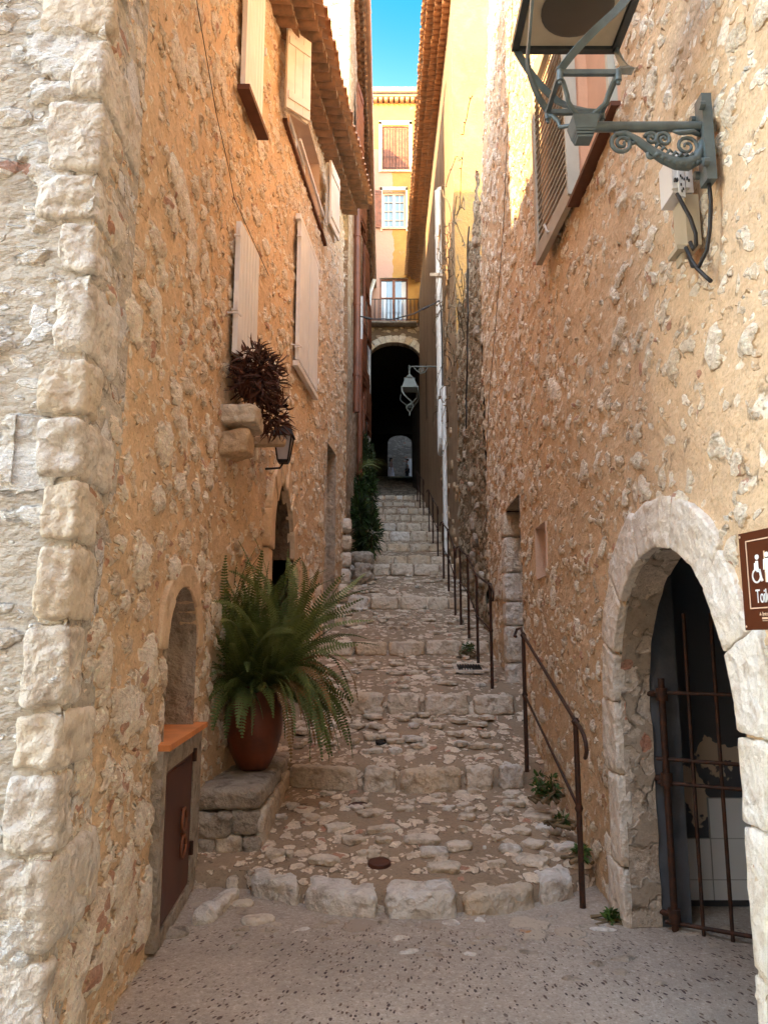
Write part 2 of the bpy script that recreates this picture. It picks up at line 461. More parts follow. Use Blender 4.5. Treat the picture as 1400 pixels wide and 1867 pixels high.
M['pink_plaster'] = plain('pink_plaster', (.68,.50,.38), .9, 0, .1, 4, .003, 50)
M['peach_plaster'] = plain('peach_plaster', (.70,.45,.31), .9, 0, .08, 2, .002, 50)
M['core'] = plain('dark_masonry', (.12,.09,.07), .95, 0, .2, 3, 0)
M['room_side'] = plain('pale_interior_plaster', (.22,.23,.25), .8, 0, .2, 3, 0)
M['room_dark'] = plain('shade_toned_plaster', (.025,.027,.03), .8, 0, .2, 3, 0)  # the room's lack of light put into the ceiling and lining colour
M['jamb_paint'] = plain('blue_grey_jamb_paint', (.10,.11,.125), .7, 0, .2, 6, .003, 40)
M['floor_tile'] = plain('grey_floor', (.26,.25,.24), .6, 0, .15, 7, 0)
M['fern'] = plain('fern_green', (.145,.185,.05), .6, 0, .5, 4.5, 0, 30, (.06,.09,.02))
M['fern_light'] = plain('fresh_fern_green', (.20,.25,.07), .55, 0, .3, 5, 0)
M['fern_dry'] = plain('dry_fern', (.26,.15,.05), .7, 0, .3, 6, 0)
M['leaf_dark'] = plain('dark_leaf', (.035,.065,.016), .5, 0, .5, 5, 0, 30, (.015,.03,.008))
M['leaf_mid'] = plain('mid_green_leaf', (.07,.14,.025), .5, 0, .4, 6, 0)
M['leaf_grass'] = plain('pale_blade_leaf', (.16,.20,.06), .5, 0, .3, 6, 0)
M['dry_leaf'] = plain('dry_red_brown_leaf', (.115,.042,.026), .6, 0, .5, 7, 0, 30, (.035,.014,.010))
M['twig'] = plain('dry_twig', (.22,.16,.09), .9, 0, .3, 9, 0)
def _glass(name, col, rough=.08):
    t = NT(name); m = t.done(col, rough, 0, .8); return m
M['pane'] = _glass('window_pane', (.10,.16,.18)); M['pane_dark'] = _glass('dark_window_pane', (.05,.05,.05), .15)
def _frost():
    t = NT('frosted_lantern_glass'); t.b.inputs['Transmission Weight'].default_value = .35
    return t.done((.50,.44,.40), .5, 0, .4)
M['frost'] = _frost()
def _peel():
    t = NT('peeling_dark_grey_paint')
    n = t.math('ADD', t.noise(t.pos, 3.4, 4, .55), t.math('MULTIPLY', t.noise(t.pos, 30, 3, .6), .03))
    z = t.sep(t.pos)[2]
    n = t.math('SUBTRACT', n, t.math('MULTIPLY', t.ramp(t.math('ABSOLUTE', t.math('SUBTRACT', z, .62)), .15, .55), .16))
    m = t.ramp(n, .515, .53)
    c = t.mix(m, (.095,.107,.13), (.60,.52,.42))
    t.bump(m, -.003)
    return t.done(c, .75, 0, .3)
M['peel'] = _peel()
def _wtile():
    t = NT('white_wall_tile')
    s_ = t.sep(t.pos)
    gx = t.math('ABSOLUTE', t.math('SUBTRACT', t.math('FRACT', t.math('DIVIDE', t.math('SUBTRACT', s_[0], 1.98), .30)), .5))
    gz = t.math('ABSOLUTE', t.math('SUBTRACT', t.math('FRACT', t.math('DIVIDE', t.math('SUBTRACT', s_[2], .175), .235)), .5))
    g = t.math('MAXIMUM', t.math('GREATER_THAN', gx, .488), t.math('GREATER_THAN', gz, .486))
    return t.done(t.mix(g, (.82,.88,.90), (.50,.55,.57)), .25, 0, .5)
M['wtile'] = _wtile()
def _ftile():
    t = NT('ribbed_floor_tile')
    P = t.mapping(t.pos, (1,1,1), (0,0,0), (0,0,R(35)))
    s_ = t.sep(P)
    a = t.math('ABSOLUTE', t.math('SUBTRACT', t.math('FRACT', t.math('MULTIPLY', s_[0], 22)), .5))
    b = t.math('ABSOLUTE', t.math('SUBTRACT', t.math('FRACT', t.math('MULTIPLY', s_[1], 9)), .5))
    g = t.math('MULTIPLY', t.math('GREATER_THAN', a, .44), t.math('LESS_THAN', b, .4))
    c = t.mix(t.noise(t.pos, 5, 4, .6), (.30,.28,.26), (.24,.22,.20))
    c = t.mix(t.math('MULTIPLY', g, .6), c, (.40,.35,.29))
    t.bump(g, .003)
    return t.done(c, .6, 0, .3)
M['ftile'] = _ftile()
def _striped(name, col, axis, pitch, dark=.55):
    t = NT(name)
    s_ = t.sep(t.pos)
    a = t.math('ABSOLUTE', t.math('SUBTRACT', t.math('FRACT', t.math('DIVIDE', s_[axis], pitch)), .5))
    g = t.ramp(a, .40, .49)
    c = t.mix(t.ramp(t.noise(t.pos, 3, 3, .6), .3, .7), col, tuple(x*.9 for x in col))
    t.bump(t.math('SUBTRACT', 1.0, g), .006)
    return t.done(t.mix(t.math('MULTIPLY', g, .35), c, tuple(x*dark for x in col)), .5, 0, .35)
M['board_shutter'] = _striped('white_boarded_shutter', (.87,.88,.88), 1, .09)

# ---------------------------------------------------------------- layout functions (metres; Y runs up the alley)
STEPS = [(4.75,0.0,.145),(6.8,.35,.53),(8.3,.86,1.03),(10.5,1.43,1.59),(13.0,2.14,2.33),(15.3,2.90,3.10),(16.5,3.23,3.40),(17.8,3.66,3.83),
         (19.2,4.08,4.31),(20.8,4.57,4.77),(22.4,5.09,5.24),(24.2,5.62,5.75),(26.5,6.25,6.37),(29.0,6.95,7.08)]
CURVE = [.42,.24,.10,.10,.08,.06,.05,.04,.04,.03,.03,.02,.02,.02]
SLANT = [0,0,.02,.10,.06,.02,0,0,0,0,0,0,0,0]
def front(k, x): return STEPS[k][0] + CURVE[k] * ((x - .2) / 1.05) ** 2 + SLANT[k] * (x - .2)
def path_z(y):
    if y < STEPS[0][0]: return 0.0
    for k, (d, b, t) in enumerate(STEPS):
        nd, nb = (STEPS[k+1][0], STEPS[k+1][1]) if k + 1 < len(STEPS) else (50.0, 12.35)
        if y < nd: return t + (nb - t) * (y - d) / (nd - d)
    return 12.35
def XL(y): return -1.1 - .0606 * (y - 2.7) if y < 6 else (-1.3 + .0971 * (y - 6) if y < 13 else -.65)
def XR(y):
    for (y0, x0), (y1, x1) in (((-2,1.32),(4.6,1.35)),((4.6,1.35),(8,1.43)),((8,1.43),(11.2,1.5)),((11.2,1.5),(40,1.5))):
        if y <= y1: return x0 + (x1 - x0) * (y - y0) / (y1 - y0)
    return 1.5

# ---------------------------------------------------------------- wall skins (dense grids with openings)
def rect_hole(ax, a0, a1, z0, z1):
    def f(X, Y, Z):
        A = X if ax == 'x' else Y
        return np.maximum(np.abs(A - (a0+a1)/2) - (a1-a0)/2, np.abs(Z - (z0+z1)/2) - (z1-z0)/2)
    return f
def arch_hole(ax, c, hw, spring, rise, z0=-9, pointed=False):
    def f(X, Y, Z):
        A = (X if ax == 'x' else Y) - c
        low = np.abs(A) - hw
        if pointed:
            off = (rise*rise - hw*hw) / (2*hw); rr = hw + off
            up = np.sqrt((np.abs(A) + off)**2 + (Z-spring)**2) - rr
        else:
            up = (np.sqrt((A/hw)**2 + ((Z-spring)/rise)**2) - 1) * min(hw, rise)
        d = np.where(Z > spring, up, low)
        return np.maximum(d, z0 - Z)
    return f
def wall(name, pts, z0, z1, res, mat, parent=None, holes=(), lean=None):
    pts = [Vector((p[0], p[1], 0)) for p in pts]
    L = [0]
    for a, b in zip(pts, pts[1:]): L.append(L[-1] + (b - a).length)
    ns = max(2, int(round(L[-1] / res))); nz = max(2, int(round((z1 - z0) / res)))
    s = np.linspace(0, L[-1], ns + 1); z = np.linspace(z0, z1, nz + 1)
    px = np.interp(s, L, [p.x for p in pts]); py = np.interp(s, L, [p.y for p in pts])
    X = np.repeat(px[:, None], nz + 1, 1); Y = np.repeat(py[:, None], nz + 1, 1); Z = np.repeat(z[None, :], ns + 1, 0).copy()
    dx = np.gradient(px, s); dy = np.gradient(py, s); dx = np.repeat(dx[:, None], nz+1, 1); dy = np.repeat(dy[:, None], nz+1, 1)
    keep = np.ones((ns, nz), bool)
    for h in holes:
        cX = (X[:-1,:-1]+X[1:,1:])/2; cY = (Y[:-1,:-1]+Y[1:,1:])/2; cZ = (Z[:-1,:-1]+Z[1:,1:])/2
        ins = h(cX, cY, cZ) < 0
        keep &= ~ins
        vk = np.zeros((ns+1, nz+1), bool); vr = np.zeros((ns+1, nz+1), bool)
        for a in (0, 1):
            for b in (0, 1):
                vk[a:ns+a, b:nz+b] |= keep; vr[a:ns+a, b:nz+b] |= ins
        bd = vk & vr
        e = 1e-3
        d0 = h(X, Y, Z)
        gs = (h(X + dx*e, Y + dy*e, Z) - d0) / e; gz = (h(X, Y, Z + e) - d0) / e
        g2 = np.maximum(gs*gs + gz*gz, .2)
        mv = np.where(bd & (np.abs(d0) < res * 1.6), d0, 0)
        X = X - mv * gs / g2 * dx; Y = Y - mv * gs / g2 * dy; Z = Z - mv * gz / g2
    if lean: X = X + lean(X, Y, Z)
    V = np.stack([X, Y, Z], -1).reshape(-1, 3)
    I = np.arange((ns+1)*(nz+1)).reshape(ns+1, nz+1)
    F = np.stack([I[:-1,:-1], I[1:,:-1], I[1:,1:], I[:-1,1:]], -1)[keep]
    used = np.unique(F); rm = -np.ones(len(V), int); rm[used] = np.arange(len(used))
    V = V[used]; F = rm[F]
    me = bpy.data.meshes.new(name)
    me.vertices.add(len(V)); me.vertices.foreach_set('co', V.astype(np.float32).ravel())
    me.loops.add(F.size); me.loops.foreach_set('vertex_index', F.astype(np.int32).ravel())
    me.polygons.add(len(F)); me.polygons.foreach_set('loop_start', np.arange(0, F.size, 4, dtype=np.int32))
    me.polygons.foreach_set('loop_total', np.full(len(F), 4, dtype=np.int32))
    me.materials.append(mat); me.update(calc_edges=True); me.validate()
    me.polygons.foreach_set('use_smooth', np.ones(len(F), bool))
    o = bpy.data.objects.new(name, me); COL.objects.link(o)
    if parent is not None:
        o.parent = parent; o.matrix_parent_inverse = Matrix.Translation(-world_loc(parent))
    return o
def reveal(mb, outline, depth, seg=3):
    """line an opening: outline = list of 3-D points, depth = vector going into the wall"""
    d = Vector(depth); b = len(mb.v); n = len(outline)
    for k in range(seg + 1):
        for p in outline: mb.v.append(tuple(Vector(p) + d * k / seg))
    for k in range(seg):
        for i in range(n - 1):
            mb.f.append((b+k*n+i, b+k*n+i+1, b+(k+1)*n+i+1, b+(k+1)*n+i))
def wedge(mb, q, xa, xb, seed, n=8, rough=.008, p=9, ax='x'):
    """stone between 4 corners q (in wall plane: (y,z) or (x,z)), from depth xa to xb"""
    def f(u, v, w):
        a, b = (u+1)/2, (v+1)/2
        y = (1-a)*(1-b)*q[0][0] + a*(1-b)*q[1][0] + a*b*q[2][0] + (1-a)*b*q[3][0]
        z = (1-a)*(1-b)*q[0][1] + a*(1-b)*q[1][1] + a*b*q[2][1] + (1-a)*b*q[3][1]
        x = xa + (xb - xa) * (w+1)/2
        return Vector((x, y, z)) if ax == 'x' else Vector((y, x, z))
    mb.blob(f, n, p, rough, 7, seed)

# ---------------------------------------------------------------- ground, paving, steps
g = MB(); g.v = [(-150,-150,-.06),(150,-150,-.06),(150,150,-.06),(-150,150,-.06)]; g.f = [(0,1,2,3)]
tag(g.build('ground', M['mortar']), kind='structure')

def _pave():
    t = NT('pebbled_concrete_paving')
    s_ = t.sep(t.pos)
    dx = t.math('SUBTRACT', s_[0], .35); dy = t.math('SUBTRACT', 6.6, s_[1])
    ang = t.math('ARCTAN2', dx, dy)
    rad = t.math('SQRT', t.math('ADD', t.math('MULTIPLY', dx, dx), t.math('MULTIPLY', dy, dy)))
    cb = t.n('ShaderNodeCombineXYZ'); t.l(t.math('MULTIPLY', ang, 160.0), cb.inputs[0]); t.l(t.math('MULTIPLY', rad, 26.0), cb.inputs[1])
    wob = t.vmath('MULTIPLY', t.vmath('SUBTRACT', t.noise(t.pos, 5, 2, .5, True), (.5,.5,.5)), (2.2,2.2,2.2))
    v = t.voro(t.vmath('ADD', cb.outputs[0], wob), 1.0)
    cr = t.sep(v['Color'])
    thr = t.math('MULTIPLY', t.math('SUBTRACT', cr[0], .22), .60)
    zone = t.math('MULTIPLY', t.ramp(s_[1], 4.75, 4.45), t.ramp(t.noise(t.pos, 1.1, 2, .5), .30, .45))
    pm = t.math('MULTIPLY', t.ramp(t.math('SUBTRACT', thr, v['Distance']), 0, .06), zone)
    n1 = t.noise(t.pos, 1.6, 5, .65); n2 = t.noise(t.pos, 20, 5, .7); n3 = t.noise(t.pos, 90, 3, .6)
    c = t.mix(t.ramp(n1, .35, .68), (.48,.405,.325), (.39,.325,.26))
    c = t.mix(t.math('MULTIPLY', t.ramp(n2, .48, .75), .35), c, (.50,.44,.37))
    n4 = t.noise(t.pos, 42, 5, .75); n5 = t.noise(t.pos, .9, 4, .6)
    c = t.mix(t.math('MULTIPLY', t.ramp(n3, .53, .66), .6), c, (.24,.19,.15))
    c = t.mix(t.math('MULTIPLY', t.ramp(n4, .53, .64), .5), c, (.68,.60,.51))
    c = t.mix(t.math('MULTIPLY', t.ramp(n4, .47, .36), .45), c, (.27,.22,.18))
    c = t.mix(t.math('MULTIPLY', t.ramp(n5, .50, .66), .45), c, (.29,.25,.20))
    w3 = t.vmath('ADD', t.mapping(t.pos, (1,1,1), (3.3,1.1,0)), t.vmath('MULTIPLY', t.noise(t.pos, 6, 3, .6, True), (.12,.12,.12)))
    v2 = t.voro(w3, 4.3); c2 = t.sep(v2['Color'])
    near_step = t.math('MULTIPLY', t.ramp(s_[1], 4.10, 4.60), .34)
    thr2 = t.math('ADD', t.math('SUBTRACT', t.math('MULTIPLY', c2[0], .62), .44), near_step)
    bm = t.ramp(t.math('SUBTRACT', thr2, v2['Distance']), 0, .05)
    sc = t.mix(c2[1], (.56,.47,.36), (.38,.30,.23)); sc = t.mix(t.math('GREATER_THAN', c2[2], .86), sc, (.50,.26,.12))
    c = t.mix(t.math('MULTIPLY', bm, t.ramp(n2, .22, .5)), c, sc)
    c = t.mix(pm, c, t.mix(cr[1], (.085,.06,.06), (.19,.13,.09)))
    h = t.math('ADD', t.math('MULTIPLY', pm, .004), t.math('ADD', t.math('MULTIPLY', bm, .010), t.math('ADD', t.math('MULTIPLY', n1, .02), t.math('ADD', t.math('MULTIPLY', n2, .008), t.math('MULTIPLY', n3, .004)))))
    t.disp(h)
    return t.done(c, .9, 0, .2)
M['pave'] = _pave()
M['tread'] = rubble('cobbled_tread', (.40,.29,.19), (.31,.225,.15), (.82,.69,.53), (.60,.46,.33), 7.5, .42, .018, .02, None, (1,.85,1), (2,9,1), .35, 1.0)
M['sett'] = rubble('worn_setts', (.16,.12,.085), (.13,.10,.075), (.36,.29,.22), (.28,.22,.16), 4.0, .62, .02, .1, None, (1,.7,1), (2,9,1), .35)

def sheet(name, f, nu, nv, mat, parent=None):
    """f(u,v) -> point, u,v in 0..1 ; normal = du x dv"""
    mb = MB()
    for j in range(nv+1):
        for i in range(nu+1): mb.v.append(tuple(f(i/nu, j/nv)))
    for j in range(nv):
        for i in range(nu):
            a = j*(nu+1)+i; mb.f.append((a, a+1, a+nu+2, a+nu+1))
    return mb.build(name, mat, parent, smooth=True)

def _pf(u, v):
    x = -2.6 + 5.4*u; y1 = front(0, max(-1.0, min(1.35, x))) + .12
    if x < -.86: y1 = 5.75
    return (x, -2.5 + (y1 + 2.5)*v, 0)
tag(sheet('pavement', _pf, 210, 330, M['pave']), kind='structure')

_rg = rnd(14); _cb = MB(); _cw = MB(); _pl = []
while len(_pl) < 44:
    x = _rg.uniform(-1.05, 1.3); y = _rg.uniform(4.22, 4.74) + (.35 if x < -.8 else 0)
    if x > .85: y = _rg.uniform(3.9, 4.75)
    r = _rg.uniform(.02, .055)
    if y > front(0, max(-.9, x)) - .05 and x > -.8: continue
    if any((x-a)**2 + (y-c)**2 < (r+e+.012)**2 for a, c, e in _pl): continue
    _pl.append((x, y, r))
    (_cw if _rg.random() < .2 else _cb).rock((x, y, .002), (r*_rg.uniform(1,1.5), r*_rg.uniform(.5,.9), .020), _rg.uniform(-.6,.6), 7, 3.4, .018, 12, len(_pl))
_pv = bpy.data.objects['pavement']; _cb.build('cobbles', M['reveal'], _pv, smooth=True); _cw.build('cobbles', M['white_stone'], _pv, smooth=True)
S1 = [-.86,-.50,-.02,.45,.93,1.22]
S2 = [-.86,-.20,.12,.68,.97,1.24]
for k, (D, b, t) in enumerate(STEPS):
    rg = rnd(100 + k)
    root = empty('stone_step', (0.2, D, b), kind='structure')
    xl = -.86 if k < 3 else (XL(D) - .1 if D < 13 else -.75)
    xr = 1.24 if k < 2 else XR(D) - .02
    nd = STEPS[k+1][0] if k + 1 < len(STEPS) else None
    nb = STEPS[k+1][1] if k + 1 < len(STEPS) else None
    if nd:
        nv = max(6, int((nd - D) / (.022 if k < 2 else .035 if k < 5 else .08)))
        nu = int(3.2 / (.022 if k < 2 else .035 if k < 5 else .08))
        def tf(u, v, k=k, D=D, b=b, t=t, nb=nb):
            x = -1.55 + 3.2*u
            xc = max(-.9, min(1.4, x))
            y0 = front(k, xc) + .07; y1 = front(k+1, xc) + .14
            if v < .02: return (x, y0, b - .05)
            y = y0 + (y1 - y0) * (v - .02) / .98
            return (x, y, t - .012 + (nb - t + .012) * (v - .02) / .98)
        tr = sheet('tread', tf, nu, nv, M['tread'], root)
    # kerb stones along the nosing
    if k == 0: xs = S1
    elif k == 1: xs = S2
    else:
        xs = [xl]; n = 5 if k < 9 else 6
        for i in range(n): xs.append(xs[-1] + (xr - xl)/n * rg.uniform(.75, 1.25))
        sc = (xr - xl) / (xs[-1] - xl); xs = [xl + (x - xl)*sc for x in xs]
    for i in range(len(xs) - 1):
        a, c = xs[i] + (.027 if k < 3 else .015), xs[i+1] - (.027 if k < 3 else .012)
        dp = rg.uniform(.20, .30); dz = rg.uniform(-.018, .012); fy = rg.uniform(-.02, .02); hh = rg.uniform(0, .025)
        mb = MB()
        def kf(u, v, w, a=a, c=c, dp=dp, dz=dz, fy=fy, k=k, b=b, t=t, hh=hh):
            x = a + (c - a)*(u+1)/2
            y = front(k, x) + fy + dp*(v+1)/2 - .012*(1 - w)
            z = (b - .06 + hh) + (t + dz - b + .06 - hh)*(w+1)/2
            return Vector((x, y, z))
        mb.blob(kf, 18 if k < 3 else 9 if k < 6 else 5, 7.5, .020 if k < 6 else .015, 9, 31*k + i)
        mat = M['step_stone_warm'] if rg.random() < .35 else (M['white_stone'] if (k == 0 and i in (1,4)) or rg.random() < .25 else M['step_stone'])
        if k == 0: mat = [M['white_stone'], M['white_stone'], M['white_stone'], M['step_stone_warm'], M['white_stone']][i]
        if k == 1: mat = [M['step_stone'], M['step_stone'], M['step_stone_warm'], M['step_stone'], M['white_stone']][i]
        mb.build('kerb_stone', mat, root, smooth=True)
    # flat stones set in the tread
    if nd and k < 5:
        cb = MB(); cw = MB(); n = (46, 34, 34, 30, 26)[k]
        pl = []
        for q in range(n*6):
            x = rg.uniform(xl + .05, xr - .03); y = rg.uniform(front(k, x) + .38, front(k+1, x) - .06)
            if k == 0 and rg.random() < .35: x = rg.uniform(.75, 1.3)
            r = rg.uniform(.03, .085) * (1.25 if x > .8 and k == 0 else 1)
            if any((x-a)**2 + (y-c)**2 < (r + e + .015)**2 for a, c, e in pl): continue
            pl.append((x, y, r))
            if len(pl) > n: break
        for q, (x, y, r) in enumerate(pl):
            z = t + (nb - t)*(y - front(k, x))/(front(k+1, x) - front(k, x))
            (cw if rg.random() < .22 else cb).rock((x, y, z - .016), (r*rg.uniform(.8,1.6), r*rg.uniform(.6,1.1), .024), rg.uniform(-1.2,1.2), 8, 5.0, .022, 11, q + 50*k)
        cb.build('cobbles', M['step_stone'], root, smooth=True)
        cw.build('cobbles', M['white_stone'], root, smooth=True)
# ramp through the passage, landing beyond
rp = sheet('path', lambda u, v: (-1.1 + 3.3*u, 29.05 + 21*v, 7.07 + 5.28*v), 40, 200, M['sett']); tag(rp, kind='structure')
ld = MB(); ld.box(-4, 6, 50.0, 60, 12.0, 12.345); tag(ld.build('landing', M['sett']), kind='structure')

# ---------------------------------------------------------------- generic builders
def eave(parent, xf, zf, y0, y1, side, rows, pitch, step, rowh, mat, roofmat, seed=0, top=True):
    """rows of clay tiles corbelled out under a roof edge"""
    rg = rnd(seed)
    for r in range(rows):
        t = MB(); st = MB()
        n = int((y1 - y0) / pitch)
        for i in range(n):
            y = y0 + (i + .5) * pitch
            if y > y1: break
            xw = xf(y); z = zf(y) + r*rowh
            out = step*(r+1) + rg.uniform(-.015, .02)
            r0, r1 = pitch*.43, pitch*.50
            b = len(t.v); m = 7
            jz = rg.uniform(-.008, .008)
            for (xx, rr) in ((xw + side*(step*r - .06), r0), (xw + side*out, r1), (xw + side*out, r1*.80), (xw + side*(out - .05), r1*.72)):
                for k in range(m):
                    a = math.pi * k / (m-1)
                    t.v.append((xx, y + rr*math.cos(a), z + rowh*.93 + jz - rr*math.sin(a)*min(1, rowh*.93/ r1)))
            for q in range(3):
                for k in range(m-1):
                    a = b + q*m + k; t.f.append((a, a+1, a+1+m, a+m))
            t.f.append(tuple(b + 3*m + k for k in range(m)))
        t.build('eave_tiles', mat, parent, smooth=True, angle=50)
        nn = 40
        for i in range(nn):
            a, c = y0 + (y1-y0)*i/nn, y0 + (y1-y0)*(i+1)/nn
            xa, xc = xf(a), xf(c); za, zc = zf(a) + (r+1)*rowh, zf(c) + (r+1)*rowh
            o = step*(r+1) - .01 + rg.uniform(-.008, .008); th = .028
            vs = [(xa - side*.1, a, za-th), (xa + side*o, a, za-th), (xc + side*o, c, zc-th), (xc - side*.1, c, zc-th)]
            st.add(vs + [(x, y, z + th*1.02) for x, y, z in vs], [(0,1,2,3) if side < 0 else (3,2,1,0), (4,5,6,7), (0,1,5,4), (1,2,6,5), (2,3,7,6), (3,0,4,7)])
        st.build('mortar_band', M['mortar'], parent)
    if top:
        t = MB(); n = int((y1 - y0) / pitch); L = 3.2
        for i in range(n):
            y = y0 + (i+.5)*pitch; xw = xf(y); z = zf(y) + rows*rowh + .03
            for conv, yy in ((1, y), (-1, y + pitch/2)):
                b = len(t.v); m = 6; sh = rg.uniform(-.02, .02)
                for (q, rr) in ((0, pitch*.44), (1, pitch*.36)):
                    xx = xw + side*(step*rows + .09 + sh - q*L); zz = z + q*L*.36 + (.05 if conv > 0 else .06)
                    for k in range(m):
                        a = math.pi*k/(m-1)
                        t.v.append((xx, yy + rr*math.cos(a), zz + conv*rr*.8*math.sin(a)))
                for k in range(m-1): t.f.append((b+k, b+k+1, b+m+k+1, b+m+k))
        t.build('roof', roofmat, parent, smooth=True, angle=60)

def shutter_leaf(name, p0, p1, z0, z1, parent, mat, th=.035, battens=True, z_top_inset=0, louvre=False, frame_mat=None):
    """one shutter leaf between plan points p0 and p1"""
    p0 = Vector((*p0, 0)); p1 = Vector((*p1, 0)); d = (p1 - p0).normalized(); w = (p1 - p0).length
    nrm = Vector((d.y, -d.x, 0)); up = Vector((0,0,1))
    mb = MB(); c = (p0 + p1)/2
    if not louvre:
        nb = max(2, int(round(w/.10)))
        for i in range(nb):
            cc = p0 + d*w*(i+.5)/nb
            mb.obox(cc + up*(z0+z1)/2, d, nrm, up, w/nb/2 - .003, th/2, (z1-z0)/2)
        mb.obox(c + up*(z0+z1)/2, d, nrm, up, w/2 - .004, th/2 - .006, (z1-z0)/2 - .002)
        if battens:
            for zz in (z0 + .16, z1 - .16):
                mb.obox(c + up*zz, d, nrm, up, w/2 - .02, th/2 + .014, .045)
        return mb.build(name, mat, parent)
    fr = .075
    for q in (0, 1):
        mb.obox(p0 + d*(fr/2 if q == 0 else w - fr/2) + up*(z0+z1)/2, d, nrm, up, fr/2, th/2, (z1-z0)/2)
    for zz in (z0 + .07, (z0*.0 + z1 - .07)):
        mb.obox(c + up*zz, d, nrm, up, w/2 - fr, th/2 - .002, .07)
    o = mb.build(name, mat, parent)
    sl = MB(); n = int((z1 - z0 - .28)/.058)
    for i in range(n):
        zz = z0 + .14 + (i+.5)*(z1 - z0 - .28)/n
        tl = (nrm*.30*louvre + up*.95)
        sl.obox(c + up*zz, d, tl, d.cross(tl), w/2 - fr, .0315, .005)
    sl.build('slats', mat, o)
    return o

# ================================================================ LEFT STONE HOUSE
LH = empty('stone_house', (-3, 5, 0), 'ochre rubble stone house nearest on the left, with pale closed shutters and quoined corner', 'house')
def lean_l(X, Y, Z):
    k = np.clip((Y - 6) / 7, 0, 1)
    return -.012 * k * np.clip(Z - 3, 0, 7)
def ze(y): return 8.25 + .17*(y - 7.2)
holes = [arch_hole('y', 4.75, .44, 1.55, .37, 1.03), rect_hole('y', 4.28, 5.08, .10, .90),
         arch_hole('y', 8.25, .50, 2.5, .82, -9, True), rect_hole('y', 10.9, 11.7, -1, 4.45),
         rect_hole('y', 8.15, 10.15, 7.5, 8.4),
         lambda X, Y, Z: (8.30 + .17*(Y - 7.2)) - Z]
wall('wall', [(XL(2.7), 2.7), (XL(4.0), 4.0), (XL(6.0), 6.0), (XL(7.0)-.01, 7.0), (XL(9.2), 9.2)], -.1, 8.7, .027, M['left_wall'], LH, holes, lean_l)
wall('wall', [(XL(9.2), 9.2), (XL(13), 13.0)], .8, 9.3, .036, M['left_wall'], LH, holes, lean_l)
wall('front_wall', [(-3.4, 2.7), (XL(2.7), 2.7)], -.1, 6.2, .024, M['left_front'], LH, [rect_hole('x', -1.335, -1.270, 2.02, 2.98)])
gr = MB(); gr.box(-1.40, -1.22, 2.80, 2.83, 1.9, 3.1); gr.build('pipe_chase', M['mortar'], LH)
co = MB(); zt = 8.1
co.prism([(-8,3.0,-.5),(-1.75,3.0,-.5),(-1.85,6,-.5),(-1.2,12.9,-.5),(-8,12.9,-.5)], (0,0,zt+.5))
co.build('house_body', M['core'], LH)
cl = MB(); cl.prism([(XL(12.98)-.02,12.98,0.5),(-.7,13.1,.5),(-3,13.1,.5),(-3,12.98,.5)], (0,0,8.3)); cl.build('end_wall', M['far_left_wall'], LH)
rw = MB(); rw.prism([(-8,3.0,8.2),(-1.45,3.0,8.2),(-1.55,6.9,8.2),(-8,6.9,8.2)], (0,0,3.8)); rw.build('unseen_storey', M['left_wall'], LH)  # unseen storey, raised to keep sun off the right-hand wall
rw = MB(); rw.box(-4.3, -2.3, 3.2, 6.8, 8.0, 15.0); rw.build('unseen_shade_block', M['left_wall'], LH)  # unseen block added to keep sun off the yellow front wall
# quoins wrapping the near corner
zq = .0; i = 0
rg = rnd(5)
while zq < 5.6:
    h = rg.uniform(.20, .33); fl = rg.uniform(.13, .17) if 1.5 < zq < 3.1 else rg.uniform(.14, .30)
    al = rg.uniform(.10, .22) if i % 2 else rg.uniform(.28, .58)
    mb = MB(); x0 = XL(2.7)
    def qf(u, v, w, fl=fl, al=al, zq=zq, h=h):
        y = 2.7 - .020 + al*(v+1)/2; x = XL(max(2.7, y)) + .014 - fl*(1-u)/2
        return Vector((x, y, zq + .010 + (h - .022)*(w+1)/2))
    mb.blob(qf, 22, 9.0, .022, 7, 900+i)
    mb.build('corner_stone', M['white_stone'] if rg.random() < .75 else M['cream_stone'], LH, smooth=True)
    zq += h; i += 1
cq = MB(); cq.prism([(XL(2.7)-.5, 2.705, -.1), (XL(2.7)-.006, 2.705, -.1), (XL(3.3)-.006, 3.3, -.1), (XL(2.7)-.5, 3.3, -.1)], (0,0,6.3)); cq.build('corner_core', M['left_front'], LH)
